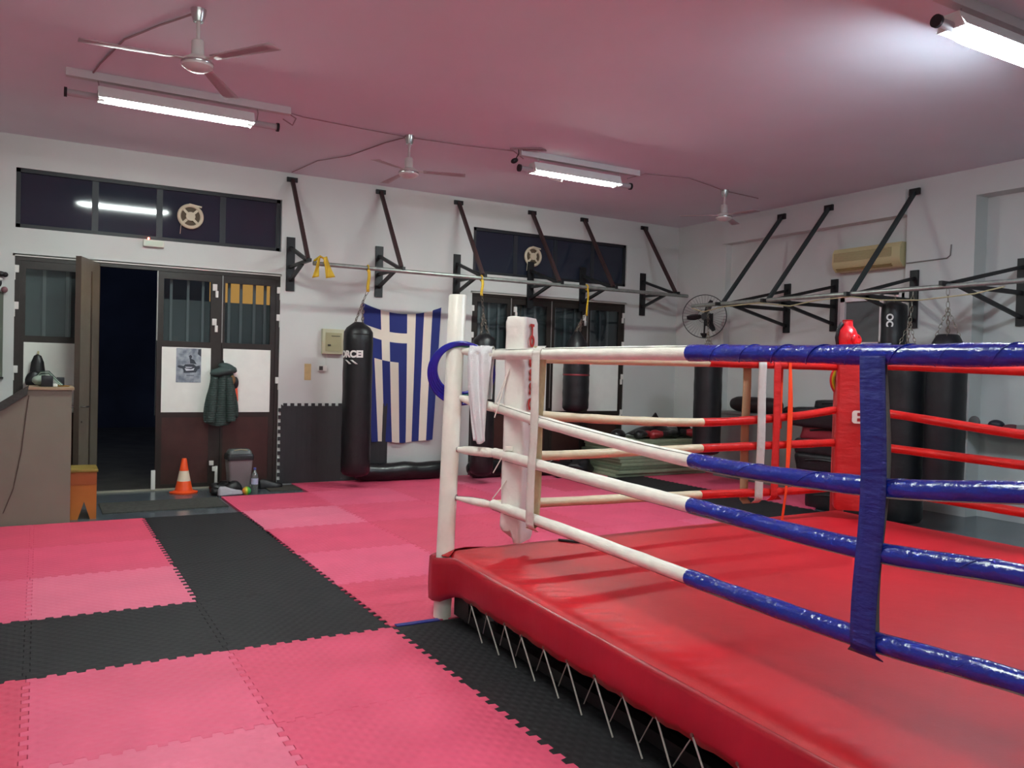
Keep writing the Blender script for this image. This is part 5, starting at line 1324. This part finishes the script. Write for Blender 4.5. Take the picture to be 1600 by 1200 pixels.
cushion((8.55, 6.62, .105), (.55, .88, .25), 'black strike shield at the bottom of the pile left of the red pad', BS, .03)
cushion((8.55, 6.72, .33), (.60, .98, .22), 'black strike shield second from the bottom of the pile', BS, -.05)
cushion((8.53, 6.70, .54), (.60, 1.0, .20), 'black strike shield in the middle of the pile', BS, .05)
cushion((8.56, 6.74, .735), (.60, 1.0, .19), 'black strike shield just under the red one in the pile', BS, 0)
cushion((8.55, 6.70, .915), (.55, .92, .17), 'dark red strike shield near the top of the pile', RS, .04)
cushion((8.50, 6.74, 1.10), (.60, 1.06, .22), 'bulging black strike shield lying on the red one', BS, 0)
cushion((8.58, 6.62, 1.265), (.50, .78, .10), 'flat black pad on the very top of the pile', BS, 0)

# ---------------------------------------------------------------- ledge with small things on the right wall
XS = XW+.12
lg = tag(MB().span((9.45, 4.6, 1.015), (XS, 5.75, 1.045)).build('wall_shelf', mat('shelf_grey', (120, 118, 112), .6), smooth=False), 'narrow grey shelf low on the right wall, behind the red rope', 'shelf')
ZL = 1.0455
def onshelf(y, kind, label, cat, fn):
    return tag(fn(y), label, cat)
tag(MB().ell((9.52, 5.66, ZL+.075), (.03, .07, .075), 18).build('round_grey_pad', mat('grey_pad', (110, 108, 106), .7)), 'round grey pad leaning at the left end of the shelf', 'pad')
tag(MB().ell((9.55, 5.52, ZL+.03), (.09, .09, .03), 16, nz=.1).build('folded_cloth', mat('slate_cloth', (56, 66, 76), .8)), 'slate coloured cloth on the shelf beside the round grey pad', 'cloth')
tag(MB().ell((9.53, 5.41, ZL+.06), (.07, .09, .06), 18).build('hand_pad', mat('navy_black', (20, 20, 36), .5)), 'dark navy domed pad on the shelf', 'pad')
tag(MB().ell((9.54, 5.24, ZL+.04), (.08, .10, .04), 16, nz=.1).build('hand_wrap', mat('maroon_cloth', (96, 50, 56), .8)), 'maroon hand wrap bundle on the shelf', 'hand wrap')
tag(MB().box((9.52, 5.10, ZL+.04), (.08, .12, .08), bev=.008).build('tape_box', mat('grey_white_box', (150, 150, 146), .6)), 'grey-white box on the shelf between maroon wrap and black box', 'box')
tag(MB().box((9.54, 4.93, ZL+.055), (.10, .17, .11), bev=.008).build('storage_box', BLACKP), 'black box at the right end of the shelf', 'box')
tag(MB().cyl((9.53, 4.80, ZL), (9.53, 4.80, ZL+.10), .035, .03).build('spray_bottle', mat('dull_green_bottle', (90, 104, 70), .4)), 'dull green bottle beside the black box on the shelf', 'bottle')
tag(MB().box((XS-.012, 5.22, ZL+.17), (.02, .07, .07), bev=.005).build('wall_socket', CREAM), 'cream socket on the right wall above the shelf', 'socket')

# ---------------------------------------------------------------- board at the left end of the back wall
bd = thing('notice_board', 'grey-green board on the wall at the far left edge', 'notice board', (-.85, 10.97, 1.3))
MB().span((-1.35, 10.95, 1.36), (-.355, 10.995, 2.32)).build('panel', mat('board_green_grey', (96, 104, 92), .6), bd, smooth=False)
MB().span((-1.37, 10.94, 1.34), (-.345, 10.998, 1.36)).build('bottom_edge', BLACKP, bd, smooth=False)
tag(MB().ell((-.345, 10.93, 2.345), (.035, .035, .035), 14).build('pink_ball', mat('dusty_pink', (130, 92, 96), .6)), 'dusty pink ball on top of the board at the far left', 'ball')
ar = thing('toy_figure', 'small black and white jointed figure on the board at the far left', 'figurine', (-.40, 10.93, 2.32))
m = MB(); m.ell((-.40, 10.93, 2.42), (.03, .02, .05), 12); m.ell((-.39, 10.93, 2.52), (.05, .03, .03), 12, nz=.3); m.ell((-.34, 10.93, 2.515), (.03, .02, .03), 12); m.build('figure_body', LEATHER, ar)
MB().ell((-.385, 10.92, 2.46), (.025, .02, .018), 10).build('white_patch', WPLASTIC, ar)
